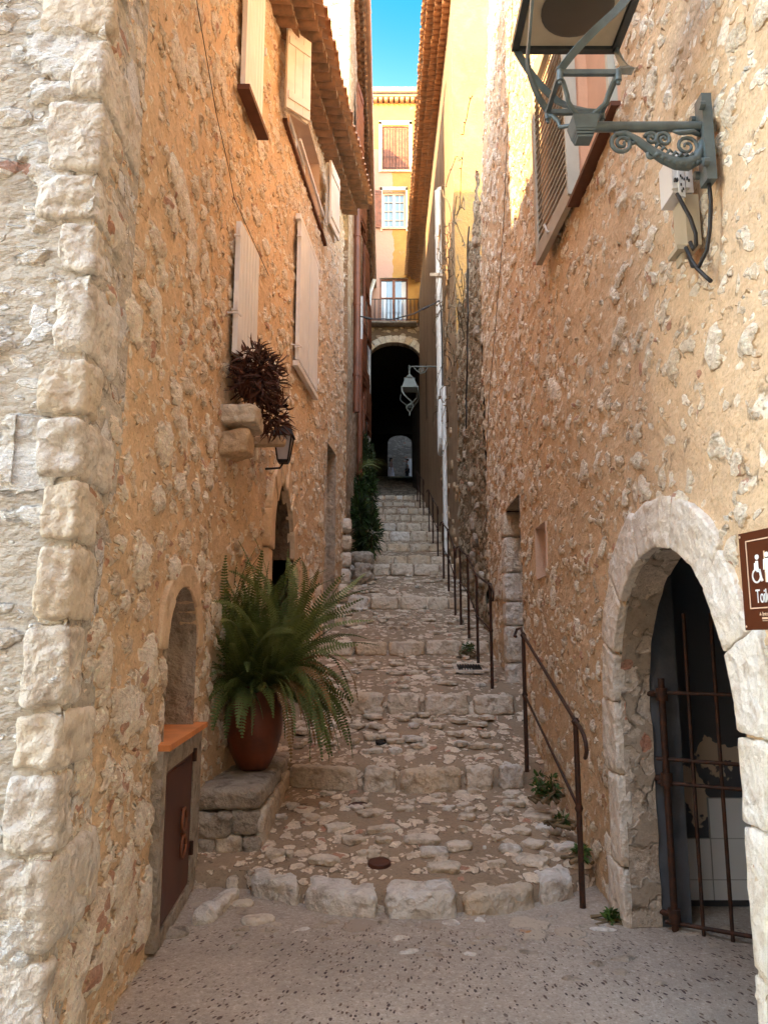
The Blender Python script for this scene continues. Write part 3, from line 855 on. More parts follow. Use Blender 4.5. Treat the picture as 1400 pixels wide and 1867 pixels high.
# niche lining, shelf, meter cabinet
nl = MB(); xw = XL(4.75)
ol = [(0, 4.31, 1.03)] + [(0, 4.75 - .44*math.cos(a), 1.55 + .37*math.sin(a)) for a in [math.pi*k/14 for k in range(15)]] + [(0, 5.19, 1.03)]
ol = [(XL(p[1]) + .004, p[1], p[2]) for p in ol]
reveal(nl, ol, (-.26, 0, 0)); nl.prism([(-1.52,4.1,.95),(-1.52,5.5,.95),(-1.52,5.5,2.1),(-1.52,4.1,2.1)], (-.02,0,0))
nl.build('niche', M['reveal'], LH, smooth=True, angle=40)
vn = MB(); seeds = 0
def ring(parent, mat, yc, hw, spring, rise, th, n, xa, xb, name='arch_stone', seed=0, pointed=False, jamb=None, jz=None, ax='x', rough=.007, p=22, jit=.15, thv=.1):
    rg = rnd(seed)
    def ip(t, e=0):
        if pointed:
            off = (rise*rise - hw*hw)/(2*hw); rr = hw + off + e
            amax = math.acos(off/(hw+off+e))
            if t <= .5:
                a = amax*(t*2); return (yc + off - rr*math.cos(a), spring + rr*math.sin(a))
            a = amax*((1-t)*2); return (yc - off + rr*math.cos(a), spring + rr*math.sin(a))
        a = math.pi*t; return (yc - (hw+e)*math.cos(a), spring + (rise+e)*math.sin(a))
    ts = [0]
    for i in range(n): ts.append(ts[-1] + rg.uniform(1-jit, 1+jit))
    ts = [t/ts[-1] for t in ts]
    for i in range(n):
        g_ = .003; e = th*rg.uniform(1-thv, 1+thv)
        a, b_ = ts[i] + g_*.5, ts[i+1] - g_*.5
        q = [ip(a), ip(b_), ip(b_, e), ip(a, e)]
        mb = MB(); xo = rg.uniform(-.006, .006)
        x0_, x1_ = (xa(q[0][0]), xb(q[0][0])) if callable(xa) else (xa, xb)
        # bow the stone along the curve
        def f(u, v, w):
            t_ = a + (b_-a)*(u+1)/2; P = ip(t_, e*(v+1)/2); x = x0_ + xo + (x1_ - x0_)*(w+1)/2
            return Vector((x, P[0], P[1])) if ax == 'x' else Vector((P[0], x, P[1]))
        mb.blob(f, 14, p, rough, 5, seed + i)
        mb.build(name, mat[rg.randrange(len(mat))] if isinstance(mat, list) else mat, parent, smooth=True)
    if jamb:
        for s in (-1, 1):
            z = spring; 
            while z > jz + .05:
                h = rg.uniform(*jamb); z0 = max(jz, z - h)
                w = th*rg.uniform(.7, 1.2)
                y0, y1 = (yc - hw - w, yc - hw) if s < 0 else (yc + hw, yc + hw + w)
                x0_, x1_ = (xa((y0+y1)/2), xb((y0+y1)/2)) if callable(xa) else (xa, xb)
                mb = MB(); wedge(mb, [(y0, z0+.004), (y1, z0+.004), (y1, z-.004), (y0, z-.004)], x0_, x1_, seed+77+int(z*10)+s, 9, rough, p, ax)
                mb.build(name, mat[rg.randrange(len(mat))] if isinstance(mat, list) else mat, parent, smooth=True)
                z = z0
ring(LH, M['arch_left'], 4.75, .44, 1.55, .37, .15, 4, lambda y: XL(y)-.12, lambda y: XL(y)+.008, 'niche_stone', 40)
cf = MB()
def xs_(y, o): return XL(y) + o
for (ya, yb, za, zb) in ((4.18,4.28,.04,1.02),(5.08,5.36,.04,1.02),(4.28,5.08,.90,1.02),(4.28,5.08,.02,.10)):
    pts = [(XL(ya)+.035, ya, za), (XL(yb)+.035, yb, za), (XL(yb)-.2, yb, za), (XL(ya)-.2, ya, za)]
    cf.prism(pts, (0,0,zb-za))
cf.build('cabinet_surround', M['grey_stone'], LH)
dm = MB(); A = Vector((XL(4.29)+.022, 4.29, .12)); B = Vector((XL(5.07)+.022, 5.07, .12)); dd = (B-A).normalized(); nn = Vector((dd.y, -dd.x, 0))
dm.obox((A+B)/2 + Vector((0,0,.385)), dd, nn, (0,0,1), .375, .010, .375)
dm.obox((A+B)/2 + Vector((0,0,.385)), dd, nn, (0,0,1), .39, .006, .39)
door = dm.build('cabinet_door', M['door_metal'], LH); door['label'] = 'rust red sheet metal cabinet door'
hd = MB(); cc = (A+B)/2 + dd*.08 + nn*.028 + Vector((0,0,.36))
for dz in (.075, -.075):
    hd.tube([cc + dd*.065*math.cos(a) + Vector((0,0,dz + .065*math.sin(a))) for a in [2*math.pi*k/18 for k in range(19)]], .009, 6)
hd.tube([cc + dd*.03 + Vector((0,0,-.03)), cc - nn*.03], .012, 6); hd.tube([cc + Vector((0,0,.13)), cc - nn*.03 + Vector((0,0,.13))], .009, 6)
hd.build('ornamental_handle', M['rust_wood'], door, smooth=True)
for z in (.78, .22):
    hg = MB(); hg.tube([B + nn*.02 + Vector((0,0,z-.06)), B + nn*.02 + Vector((0,0,z+.02))], .014, 6); hg.build('hinge', M['iron'], door)
sh = MB(); sh.prism([(XL(4.2)+.07, 4.18, 1.022), (XL(5.36)+.07, 5.36, 1.022), (XL(5.36)-.24, 5.36, 1.022), (XL(4.2)-.24, 4.18, 1.022)], (0,0,.032))
sl = sh.build('clay_shelf', M['orange_slab'], LH); sl['label'] = 'bright orange clay slab'
# pointed arch doorway
ring(LH, M['arch_left'], 8.25, .50, 2.5, .82, .30, 7, lambda y: XL(y)-.07, lambda y: XL(y)+.020, 'arch_stone', 60, True, (.3,.5), .9)
dr = MB(); dr.prism([(-1.62,7.6,.8),(-1.50,8.9,.8),(-1.50,8.9,3.5),(-1.62,7.6,3.5)], (-.05,0,0))
dr.build('doorway_back', M['dark_stone'], LH)
dl = MB(); dl.prism([(-1.53,7.72,.9),(-1.42,8.1,.9),(-1.42,8.1,3.0),(-1.53,7.72,3.0)], (-.03,0,0)); dl.build('door', M['sill_wood'], LH)
pl_ = MB(); off_ = (.82*.82 - .25)/(1.0); rr_ = .5 + off_; am_ = math.acos(off_/rr_)
arc_ = [(8.25 + off_ - rr_*math.cos(am_*k/20), 2.5 + rr_*math.sin(am_*k/20)) for k in range(21)] + [(8.25 - off_ + rr_*math.cos(am_*k/20), 2.5 + rr_*math.sin(am_*k/20)) for k in range(19, -1, -1)]
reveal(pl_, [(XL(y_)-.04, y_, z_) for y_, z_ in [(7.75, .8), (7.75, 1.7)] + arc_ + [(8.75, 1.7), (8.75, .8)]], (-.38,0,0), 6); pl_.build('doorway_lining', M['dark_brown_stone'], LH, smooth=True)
jl = MB(); reveal(jl, [(XL(8.75), 8.75, z) for z in (.8, 2.5)], (-.42, 0, 0)); reveal(jl, [(XL(8.75)-.0, 8.75, .8), (XL(8.75), 8.75, 2.5)], (-.4,0,0))
jl.build('jamb', M['reveal'], LH)
# tall dark doorway further up
dk = MB(); reveal(dk, [(XL(y), y, z) for y, z in ((10.9,1.3),(10.9,4.45),(11.7,4.45),(11.7,1.3))], (-.4, 0, 0)); dk.build('doorway_reveal', M['reveal'], LH)
dk = MB(); dk.box(-1.36, -1.30, 10.8, 11.8, 1.3, 4.5); dk.build('door', M['sill_wood'], LH)
# plinth stones at the far corner
for i, (y, z, s) in enumerate([(12.5,2.35,.17),(12.75,2.62,.16),(12.8,2.92,.14),(12.82,3.2,.15),(12.8,3.5,.13),(12.3,2.0,.18),(11.95,1.9,.14),(12.7,2.1,.2)]):
    mb = MB(); mb.rock((XL(y)+.0, y, z), (.09, s*1.2, s*.85), .1, 7, 5, .015, 9, 300+i); mb.build('plinth_stone', M['white_stone'] if i % 3 else M['step_stone'], LH, smooth=True)
# eaves and roof
eave(LH, lambda y: XL(y) - .012*max(0,(y-6)/7)*5.3, ze, 2.7, 13.05, 1, 2, .205, .20, .115, M['tile_dark'], M['tile'], 8)
# shutters: A upper, B lower, C pair (all closed), upper window with open leaves
def wx(y, o, z=6): return XL(y) + o - .012*max(0, min(1, (y-6)/7))*max(0, z-3)
s = shutter_leaf('shutter', (wx(6.06,.05), 6.06), (wx(6.66,.05), 6.66), 6.42, 8.0, LH, M['board_shutter'], .045, False)
sb = MB(); sb.prism([(wx(6.0,.02),6.0,6.34),(wx(6.0,.13),6.0,6.34),(wx(6.7,.13),6.7,6.34),(wx(6.7,.02),6.7,6.34)], (0,0,.05)); sb.build('sill', M['sill_wood'], LH)
s = shutter_leaf('shutter', (wx(6.08,.05), 6.08), (wx(6.70,.05), 6.70), 3.95, 5.14, LH, M['board_shutter'], .045, False)
s = shutter_leaf('shutter', (wx(8.55,.05), 8.55), (wx(9.13,.05), 9.13), 4.84, 6.58, LH, M['board_shutter'], .045, False)
s = shutter_leaf('shutter', (wx(9.16,.05), 9.16), (wx(9.76,.05), 9.76), 4.84, 6.58, LH, M['board_shutter'], .045, False)
fm = MB()
for (a, b_, z0, z1) in ((8.50,9.82,6.58,6.65),(8.50,9.82,4.74,4.80)):
    fm.prism([(wx(a,.015),a,z0),(wx(a,.075),a,z0),(wx(b_,.075),b_,z0),(wx(b_,.015),b_,z0)], (0,0,z1-z0))
fm.build('window_frame', M['white_paint'], LH)
for (y, z) in ((6.04,5.02),(6.04,4.35),(6.70,6.5),(6.70,7.3),(8.52,6.4),(8.52,5.0),(9.80,6.4),(9.80,5.0)):
    ct = MB(); ct.tube([(wx(y,.03),y,z-.035),(wx(y,.075),y,z-.035),(wx(y,.075),y,z+.035)], .014, 6); ct.build('shutter_catch', M['plastic'], LH)
for (y, z) in ((6.0,4.25),(8.45,4.95)):
    ct = MB(); ct.tube([(wx(y,0),y-.05,z),(wx(y,.10),y-.05,z),(wx(y,.13),y-.04,z-.03)], .009, 6); ct.build('shutter_hook', M['plastic'], LH)
wd = empty('window', (-1.1, 9.1, 7.5)); wd.parent = LH; wd.matrix_parent_inverse = Matrix.Translation(-Vector(LH.location))
rv = MB(); reveal(rv, [(wx(y,0,8),y,z) for y, z in ((8.15,7.5),(8.15,8.4),(10.15,8.4),(10.15,7.5),(8.15,7.5))], (-.3,0,0)); rv.build('reveal', M['pink_plaster'], wd)
wf = MB()
def wbox(y0, y1, z0, z1, o, t=.05):
    wf.prism([(wx(y0,o,8),y0,z0),(wx(y1,o,8),y1,z0),(wx(y1,o-t,8),y1,z0),(wx(y0,o-t,8),y0,z0)], (0,0,z1-z0))
for (a,b_) in ((8.15,8.23),(8.78,8.86),(9.45,9.53),(10.07,10.15)): wbox(a,b_,7.5,8.4,-.20)
wbox(8.23,10.07,7.5,7.58,-.205); wbox(8.23,10.07,8.32,8.4,-.205)
wf.build('frame', M['white_paint'], wd)
wf = MB(); wbox(8.2,10.1,7.52,8.38,-.235,.01); wf.build('pane', M['pane_dark'], wd)
wf = MB(); wbox(7.9,10.7,7.42,7.47,.03,.10); wf.build('sill', M['sill_wood'], wd)
wf = MB(); wbox(8.5,10.2,7.60,7.64,.07,.03); wf.build('rail', M['white_paint'], wd)
for (p0, p1, z0, z1) in (((wx(7.70,.05,8),7.70),(wx(7.70,.27,8),7.95),7.42,8.42), ((wx(7.64,.05,8)+.02,7.62),(wx(7.64,.31,8),7.87),7.40,8.40),
                         ((wx(10.25,.10,8),10.25),(wx(10.75,.13,8),10.75),7.5,8.5), ((wx(10.2,.15,8),10.2),(wx(10.7,.20,8),10.70),7.5,8.5)):
    shutter_leaf('shutter', p0, p1, z0, z1, wd, M['cream_paint'], .03)
# corbels
for i, (y0, y1, x1, z0, z1, mt) in enumerate(((5.98,6.45,-1.03,3.33,3.49,'cream_stone'), (6.02,6.36,-1.10,3.11,3.31,'tan_stone'), (6.9,7.02,-.93,3.38,3.46,'tan_stone'))):
    mb = MB(); x0 = XL(6.2) - .15
    mb.blob(lambda u, v, w: Vector((x0 + (x1-x0)*(u+1)/2, y0 + (y1-y0)*(v+1)/2, z0 + (z1-z0)*(w+1)/2 - (.03*(1-u) if i == 1 else 0))), 14, 9, .020, 9, 400+i)
    mb.build('corbel', M[mt], LH, smooth=True)
wr = MB()
wr.tube([(XL(y)+.03-.0, y, z) for y, z in ((3.55,6.2),(4.2,5.5),(5.0,5.35),(5.6,5.35),(6.0,5.3),(6.6,5.25),(7.2,5.2))], .0032, 5)
tag(rebase(wr.build('cable', M['cable']), (XL(4), 4, 5.4)), 'thin dark wire running down across the ochre left house wall', 'cable')

# ================================================================ FAR LEFT HOUSE
FH = empty('narrow_house', (-3, 20, 3), 'narrow house behind the ochre one, with brown downpipes and a long gutter', 'house')
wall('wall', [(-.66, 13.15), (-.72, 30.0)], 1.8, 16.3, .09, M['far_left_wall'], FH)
wall('gable_wall', [(-7, 13.15), (-.66, 13.15)], 1.8, 16.3, .05, M['gable'], FH)
cb = MB(); cb.box(-7, -.86, 13.35, 30, 0, 16.2); cb.build('house_body', M['core'], FH)
ub = MB(); ub.box(-5, -.74, 21, 28.35, 16.3, 23.3); ub.build('unseen_storey', M['far_left_wall'], FH)  # storey hidden by the gutter, added to cast shadow on the end facade
eave(FH, lambda y: -.68, lambda y: 16.0, 13.1, 29.9, 1, 2, .22, .10, .12, M['tile_dark'], M['tile'], 9)
gt = MB()
for i in range(12):
    y0 = 13.0 + i*1.42; gt.tube([(-.36, y0, 16.10), (-.36, y0+1.40, 16.10)], .062, 12); gt.tube([(-.36, y0+1.36, 16.10), (-.36, y0+1.42, 16.10)], .070, 12)
gt.build('gutter', M['zinc'], FH, smooth=True, angle=40)
gt = MB(); gt.tube([(-.60, 29.3, 5.9), (-.60, 29.3, 15.0), (-.55, 29.2, 15.5), (-.38, 29.0, 15.95)], .075, 10)
for z in (7, 9, 11, 13): gt.tube([(-.60, 29.3, z), (-.60, 29.3, z+.1)], .09, 10)
o = gt.build('downpipe', M['white_pipe'], FH, smooth=True, angle=40); o['label'] = 'off-white downpipe beside the passage arch'
for (y, z0, z1, r) in ((15.2, 6.2, 12.4, .07), (17.5, 4.9, 8.7, .065), (20.8, 5.8, 13.2, .05)):
    gt = MB(); gt.tube([(-.57, y, z0), (-.57, y, z1)], r, 10)
    for q in range(4): zz = z0 + (z1-z0)*(q+.5)/4; gt.tube([(-.57, y, zz), (-.57, y, zz+.06)], r+.012, 10)
    gt.build('downpipe', M['copper'], FH, smooth=True, angle=40)
gt = MB(); gt.tube([(-.59, 19.2, 7.3), (-.59, 19.2, 10.6)], .035, 8); gt.build('downpipe', M['white_pipe'], FH, smooth=True)
for (y, z) in ((15.6, 12.6), (18.6, 12.4), (23.0, 12.6), (19.6, 8.6), (24.0, 8.8), (27.3, 9.2), (27.0, 12.6)):
    for s in (0, 1): shutter_leaf('shutter', (-.60, y + s*.62), (-.50, y + .58 + s*.62), z, z+1.5, FH, M['rust_wood'], .04)

# ================================================================ END HOUSE OVER THE PASSAGE
EH = empty('arched_house', (.4, 31, 7), 'sunlit yellow plastered house closing the alley over a dark arched passage', 'house')
wall('wall', [(-3, 30.0), (4, 30.0)], 6.0, 24.6, .10, M['end_facade'], EH,
     [arch_hole('x', .42, 1.14, 12.75, .88), rect_hole('x', -.18, 1.0, 14.6, 16.5), rect_hole('x', -.05, .9, 18.76, 20.4), rect_hole('x', -.07, 1.06, 21.4, 23.5)])
ring(EH, [M['tan_stone'], M['cream_stone']], .42, 1.14, 12.75, .88, .30, 15, 29.90, 30.3, 'arch_stone', 500, False, None, None, 'y', .01)
tb = MB()
N = 10
def tw(xa, xb): pass
tb.add([(-.72,30.0,5.5),(-.9,50,11),(-.9,50,16),(-.72,30.0,13.9)], [(0,1,2,3)])
tb.add([(1.56,30.0,5.5),(1.36,36,7),(1.95,50,11),(1.95,50,16),(1.36,36,14.4),(1.56,30,13.9)], [(5,4,1,0),(4,3,2,1)])
tb.add([(-1,30.05,13.7),(2.2,30.05,13.7),(2.2,50,15.2),(-1,50,15.2)], [(0,1,2,3)])
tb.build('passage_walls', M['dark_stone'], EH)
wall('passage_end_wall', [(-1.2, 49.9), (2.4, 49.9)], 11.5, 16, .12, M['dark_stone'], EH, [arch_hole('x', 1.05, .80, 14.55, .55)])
cb = MB(); cb.box(-3, 4, 30.4, 49.8, 15.4, 24.4); cb.box(-3,-1.05,30.5,49.8,3,15.3); cb.box(2.1,4,30.5,49.8,3,15.3); cb.build('house_body', M['core'], EH)
cn = MB(); cn.box(-3, 4, 29.72, 30.3, 24.72, 24.82); cn.build('cornice', M['tile_dark'], EH)
cn = MB(); cn.tube([(-3, 29.62, 24.95), (4, 29.62, 24.95)], .10, 12); cn.build('gutter', M['cream_stone'], EH, smooth=True)
ct = MB(); 
for i in range(30):
    x = -2.9 + i*.23; ct.tube([(x, 29.75, 24.66), (x, 30.1, 24.66)], .085, 8)
ct.build('eave_tiles', M['tile'], EH, smooth=True)
rf = MB(); rf.prism([(-3.1,29.6,24.86),(4.1,29.6,24.86),(4.1,36,27.0),(-3.1,36,27.0)], (0,0,.12)); rf.build('roof', M['tile'], EH)
def ewin(x0, x1, z0, z1, kind):
    w = empty('window', ((x0+x1)/2, 30, z0)); w.parent = EH; w.matrix_parent_inverse = Matrix.Translation(-Vector(EH.location))
    rv = MB(); reveal(rv, [(x0,30,z0),(x0,30,z1),(x1,30,z1),(x1,30,z0),(x0,30,z0)], (0,.28,0), 1); rv.build('reveal', M['cream_stone'], w)
    fr = MB(); f = .07; y0, y1 = 30.12, 30.19; xm = (x0+x1)/2
    fr.box(x0, x0+f, y0, y1, z0, z1); fr.box(x1-f, x1, y0, y1, z0, z1); fr.box(xm-f*.8, xm+f*.8, y0-.01, y1, z0, z1)
    fr.box(x0+f, x1-f, y0+.003, y1-.003, z0, z0+f); fr.box(x0+f, x1-f, y0+.003, y1-.003, z1-f, z1)
    if kind == 0: fr.box(x0+f, x1-f, y0+.005, y1-.005, z0+(z1-z0)*.55, z0+(z1-z0)*.55+.04)
    if kind == 1:
        for q in (1,2,3): fr.box(x0+f, x1-f, y0+.01, y0+.04, z0+(z1-z0)*q/4-.012, z0+(z1-z0)*q/4+.012)
        for q in (.25,.75): fr.box(x0+(x1-x0)*q-.012, x0+(x1-x0)*q+.012, y0+.012, y0+.042, z0+f, z1-f)
    fr.build('frame', M['rust_wood'] if kind != 1 else M['pink_plaster'], w)
    pn = MB(); pn.box(x0+f, x1-f, y1-.02, y1-.01, z0+f, z1-f); pn.build('pane', M['pane'], w)
    sl = MB(); sl.box(x0-.1, x1+.1, 29.93, 30.02, z0-.09, z0); sl.build('sill', M['tan_stone'] if kind else M['rust_wood'], w)
    if kind == 0:
        for (a, b_) in ((x0+.08, x0+.27), (x1-.27, x1-.08)):
            cu = MB(); n = 12
            for i in range(n):
                xx = a + (b_-a)*i/(n-1); cu.v += [(xx, 30.165 - .006*(i % 2), z0+.1), (xx, 30.165 - .006*(i % 2), z1-.1)]
            cu.f = [(2*i, 2*i+2, 2*i+3, 2*i+1) for i in range(n-1)]; cu.build('curtain', M['plastic'], w)
    return w
w0 = ewin(-.18, 1.0, 14.6, 16.5, 0); w1 = ewin(-.05, .9, 18.76, 20.4, 1); w2 = ewin(-.07, 1.06, 21.4, 23.5, 2)
for (x0, x1) in ((.0,.47),(.52,.99)):
    sb = MB(); sb.box(x0, x1, 30.03, 30.07, 21.47, 23.43)
    for q in range(5): sb.box(x0+.04+(x1-x0-.08)*q/5, x0+.04+(x1-x0-.08)*(q+.72)/5, 30.012, 30.03, 21.55, 23.35)
    sb.build('shutter', M['rust_wood'], w2)
gb = MB()
for q in range(9): x = -.02 + q*.13; gb.tube([(x, 29.95, 21.45), (x, 29.95, 23.45)], .011, 6)
for z in (21.5, 22.0, 23.4): gb.tube([(-.05, 29.95, z), (1.04, 29.95, z)], .012, 6)
gb.build('window_bars', M['iron'], w2)
shutter_leaf('shutter', (-.50, 29.90), (-.10, 29.95), 18.72, 20.42, w1, M['rust_wood'], .04)
bx = MB()
for (a,b_,c,d) in ((-.16,-.07,18.6,20.6),(.92,1.0,18.6,20.6),(-.16,1.0,20.46,20.62),(-.22,-.10,21.3,23.7),(1.09,1.2,21.3,23.7),(-.22,1.2,23.56,23.72)): bx.box(a,b_,29.96,30.02,c,d)
bx.build('window_surround', M['cream_stone'], EH)
bk = MB()
bk.box(-.62, 1.32, 29.55, 30.0, 14.34, 14.41); bk.build('balcony_slab', M['grey_stone'], EH)
bk = MB(); zt, zb = 15.32, 14.42
def belly(x, y, dx, dy):
    return [(x, y, zt), (x+dx*.02, y+dy*.02, zt-.25), (x+dx*.13, y+dy*.13, zb+.28), (x+dx*.10, y+dy*.10, zb+.12), (x, y, zb)]
for q in range(14): bk.tube(belly(-.70 + 2.1*q/13, 29.5, 0, -1), .017, 5)
for q in range(1, 4):
    bk.tube(belly(-.70, 29.5 + .16*q, -1, 0), .011, 5); bk.tube(belly(1.40, 29.5 + .16*q, 1, 0), .011, 5)
for z in (zt, zb+.03): bk.tube([(-.70, 30, z), (-.70, 29.5, z), (1.40, 29.5, z), (1.40, 30, z)], .016, 6)
bk.build('balcony_railing', M['black_iron'], EH)

# courtyard wall beyond the passage
cy = empty('courtyard_house', (1, 57.3, 12.3), 'pale grey block wall of a house seen beyond the far end of the passage', 'house')
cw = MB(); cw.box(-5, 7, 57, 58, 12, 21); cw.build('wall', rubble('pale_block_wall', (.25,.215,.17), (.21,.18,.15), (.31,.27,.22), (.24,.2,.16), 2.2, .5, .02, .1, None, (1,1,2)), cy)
cw = MB(); cw.box(-5,-1.6,50.2,57,12,23); cw.box(3.6,6,50.2,57,12,23); cw.build('unseen_side_wall', M['core'], cy)  # unseen side walls, added to cut sky light in the courtyard
cw = MB(); cw.box(1.75, 2.35, 56.93, 56.99, 12.35, 15.2); cw.build('door', M['white_paint'], cy)
# surroundings that shade the alley
bb = empty('street_building', (0, -8, 0), 'plain plastered building across the street behind the viewer', 'building')
mb = MB(); mb.box(-16, 12, -13, -5, 0, 11.6); mb.build('wall', M['smooth_plaster'], bb)
mb = MB(); mb.prism([(-16.3,-13.3,11.62),(12.3,-13.3,11.62),(12.3,-4.7,11.62),(-16.3,-4.7,11.62)], (0,0,.15)); mb.build('roof', M['tile'], bb)

# ================================================================ RIGHT STONE HOUSE
RH = empty('rubble_house', (3, 5, 0), 'tall tan rubble stone house on the right with an arched doorway and a louvred shutter', 'house')
def r_top(X, Y, Z):   # ragged far edge, stepping back with height
    lim = 11.2 - np.clip((Z - 7.8) * .62, 0, 3.2) + .10*np.sin(Z*2.3) + .06*np.sin(Z*7.1)
    return lim - Y
holes = [arch_hole('y', 3.8, .80, 1.25, .80), rect_hole('y', 8.0, 9.1, -1, 3.13), rect_hole('y', 6.6, 7.12, 2.15, 2.62), rect_hole('y', 3.98, 4.98, 4.66, 6.35), r_top]
wall('wall', [(XR(11.3), 11.3), (XR(8), 8.0), (XR(5.6), 5.6)], .2, 12.6, .034, M['right_wall'], RH, holes)
wall('wall', [(XR(5.6), 5.6), (XR(4.6), 4.6), (XR(2.0), 2.0), (1.32, -2.0)], -.1, 7.6, .026, M['right_wall'], RH, holes)
co = MB()
co.box(1.62, 6, -2, 8.7, 2.6, 12.5); co.box(1.62, 6, 8.7, 10.9, 2.6, 8); co.box(1.75, 6, 5.0, 10.9, -.5, 2.598); co.box(1.62, 6, -2, 2.3, -.5, 2.598)
co.build('house_body', M['core'], RH)
# arched doorway: voussoirs, jamb stones
ring(RH, M['dressed'], 3.8, .80, 1.25, .80, .27, 7, lambda y: XR(y)-.014, lambda y: XR(y)+.06, 'arch_stone', 700, False, (.30,.55), -.02, 'x', .012, 22, .3, .2)
rr_ = MB(); reveal(rr_, [(XR(y_)+.03, y_, z_) for y_, z_ in [(4.595, .02 + 1.23*k/36) for k in range(36)] + [(3.8 + .797*math.cos(math.pi*k/60), 1.25 + .797*math.sin(math.pi*k/60)) for k in range(61)] + [(3.003, 1.25 - 1.23*k/36) for k in range(1, 37)]], (.17,0,0), 8); rr_.build('doorway_lining', M['reveal_rough'], RH, smooth=True)
rm = MB()
rm.box(1.555, 1.72, 4.61, 4.99, 0, 2.58); rm.build('room_jamb', M['jamb_paint'], RH)
rm = MB(); rm.box(1.722, 4.4, 4.95, 4.99, 0.0, 2.58)
rm.build('room_wall', M['peel'], RH)
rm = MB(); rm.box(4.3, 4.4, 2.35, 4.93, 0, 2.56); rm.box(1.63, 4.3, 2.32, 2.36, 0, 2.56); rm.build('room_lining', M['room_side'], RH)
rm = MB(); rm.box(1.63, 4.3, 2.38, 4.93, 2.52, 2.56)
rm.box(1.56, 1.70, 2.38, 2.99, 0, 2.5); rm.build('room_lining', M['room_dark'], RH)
rm = MB(); rm.box(1.36, 4.3, 2.37, 4.94, -.05, .010); rm.build('room_floor', M['ftile'], RH)
rm = MB(); rm.box(1.75, 1.976, 4.925, 4.946, .06, .41); rm.box(1.98, 4.2, 4.925, 4.946, .06, .645); rm.build('wall_tiles', M['wtile'], RH)
# iron gate leaf, swung inwards
gd = Vector((.86, -.50, 0)).normalized(); gh = Vector((1.575, 4.56, 0))
gt = MB()
for i in range(7):
    p = gh + gd*(.145*i + .03); w = .019 if i == 0 else .0105
    zt_ = 1.38 if i == 0 else 1.75
    gt.tube([p + Vector((0,0,-.0 if i == 0 else .015)), p + Vector((0,0,zt_))], w, 8)
for z in (.06, .80, .93, 1.30):
    gt.tube([gh + Vector((0,0,z)) - gd*.02, gh + gd*.95 + Vector((0,0,z))], .0115, 8)
gate = gt.build('gate', M['iron'], RH, smooth=True, angle=50); gate['label'] = 'rusty iron bar gate'
for z in (.10, .82, 1.29):
    ht = MB()
    ht.tube([gh + gd*.03 + Vector((0,0,z-.035)), gh + gd*.03 + Vector((0,0,z+.035))], .034, 10)
    ht.tube([gh + gd*.03 + Vector((0,0,z)), gh + Vector((-.03, .05, z))], .017, 8)
    ht.build('hinge', M['iron'], gate, smooth=True, angle=50)
# narrow doorway further up: dark recess, pale jamb stones, lintel
dw = MB(); dw.box(1.66, 1.70, 7.9, 9.3, .6, 3.2); dw.build('door', M['sill_wood'], RH)
jb = MB(); reveal(jb, [(XR(8.0), 8.0, 3.13), (XR(9.1), 9.1, 3.13)], (.24,0,0)); reveal(jb, [(XR(8.0), 8.0, .7), (XR(8.0), 8.0, 3.13)], (.24,0,0)); jb.build('doorway_reveal', M['reveal'], RH)
z = .95; i = 0; rg = rnd(12)
while z < 3.1:
    h = min(rg.uniform(.28, .5), 3.12 - z); mb = MB()
    wedge(mb, [(9.09, z+.004), (9.34+rg.uniform(-.05,.05), z+.004), (9.34, z+h-.004), (9.09, z+h-.004)], XR(9.1)-.026, XR(9.1)+.24, 800+i, 9, .008)
    mb.build('jamb_stone', M['white_stone'] if i != 5 else M['cream_stone'], RH, smooth=True); z += h; i += 1
pq = MB(); pq.box(1.60, 1.615, 8.32, 8.62, 2.74, 2.98); pl = pq.build('house_number_plaque', M['beige_plastic'], RH)
def text_mesh(name, s, size, mat, parent, origin, ux, uy, ext=.002, align='LEFT', squash=1.0):
    cu = bpy.data.curves.new('txt', 'FONT'); cu.body = s; cu.size = size; cu.extrude = ext; cu.align_x = align
    ob = bpy.data.objects.new('txt', cu); COL.objects.link(ob)
    bpy.context.view_layer.update()
    me = bpy.data.meshes.new_from_object(ob.evaluated_get(bpy.context.evaluated_depsgraph_get()))
    bpy.data.objects.remove(ob)
    ux = Vector(ux).normalized(); uy = Vector(uy).normalized(); uz = ux.cross(uy); ux = ux*squash
    m = Matrix((ux, uy, uz)).transposed().to_4x4(); m.translation = Vector(origin)
    me.transform(m); me.materials.clear(); me.materials.append(mat); me.name = name
    o = bpy.data.objects.new(name, me); COL.objects.link(o)
    if parent is not None: o.parent = parent; o.matrix_parent_inverse = Matrix.Translation(-world_loc(parent))
    return o
text_mesh('numerals', '20', .2, M['black_print'], pl, (1.596, 8.60, 2.78), (0,-1,0), (0,0,1))
# small plastered niche
nb = MB(); reveal(nb, [(XR(y), y, z) for y, z in ((6.6,2.15),(6.6,2.62),(7.12,2.62),(7.12,2.15),(6.6,2.15))], (.16,0,0)); nb.box(1.55,1.57,6.5,7.2,2.1,2.7); nb.build('plastered_niche', M['pink_plaster'], RH)
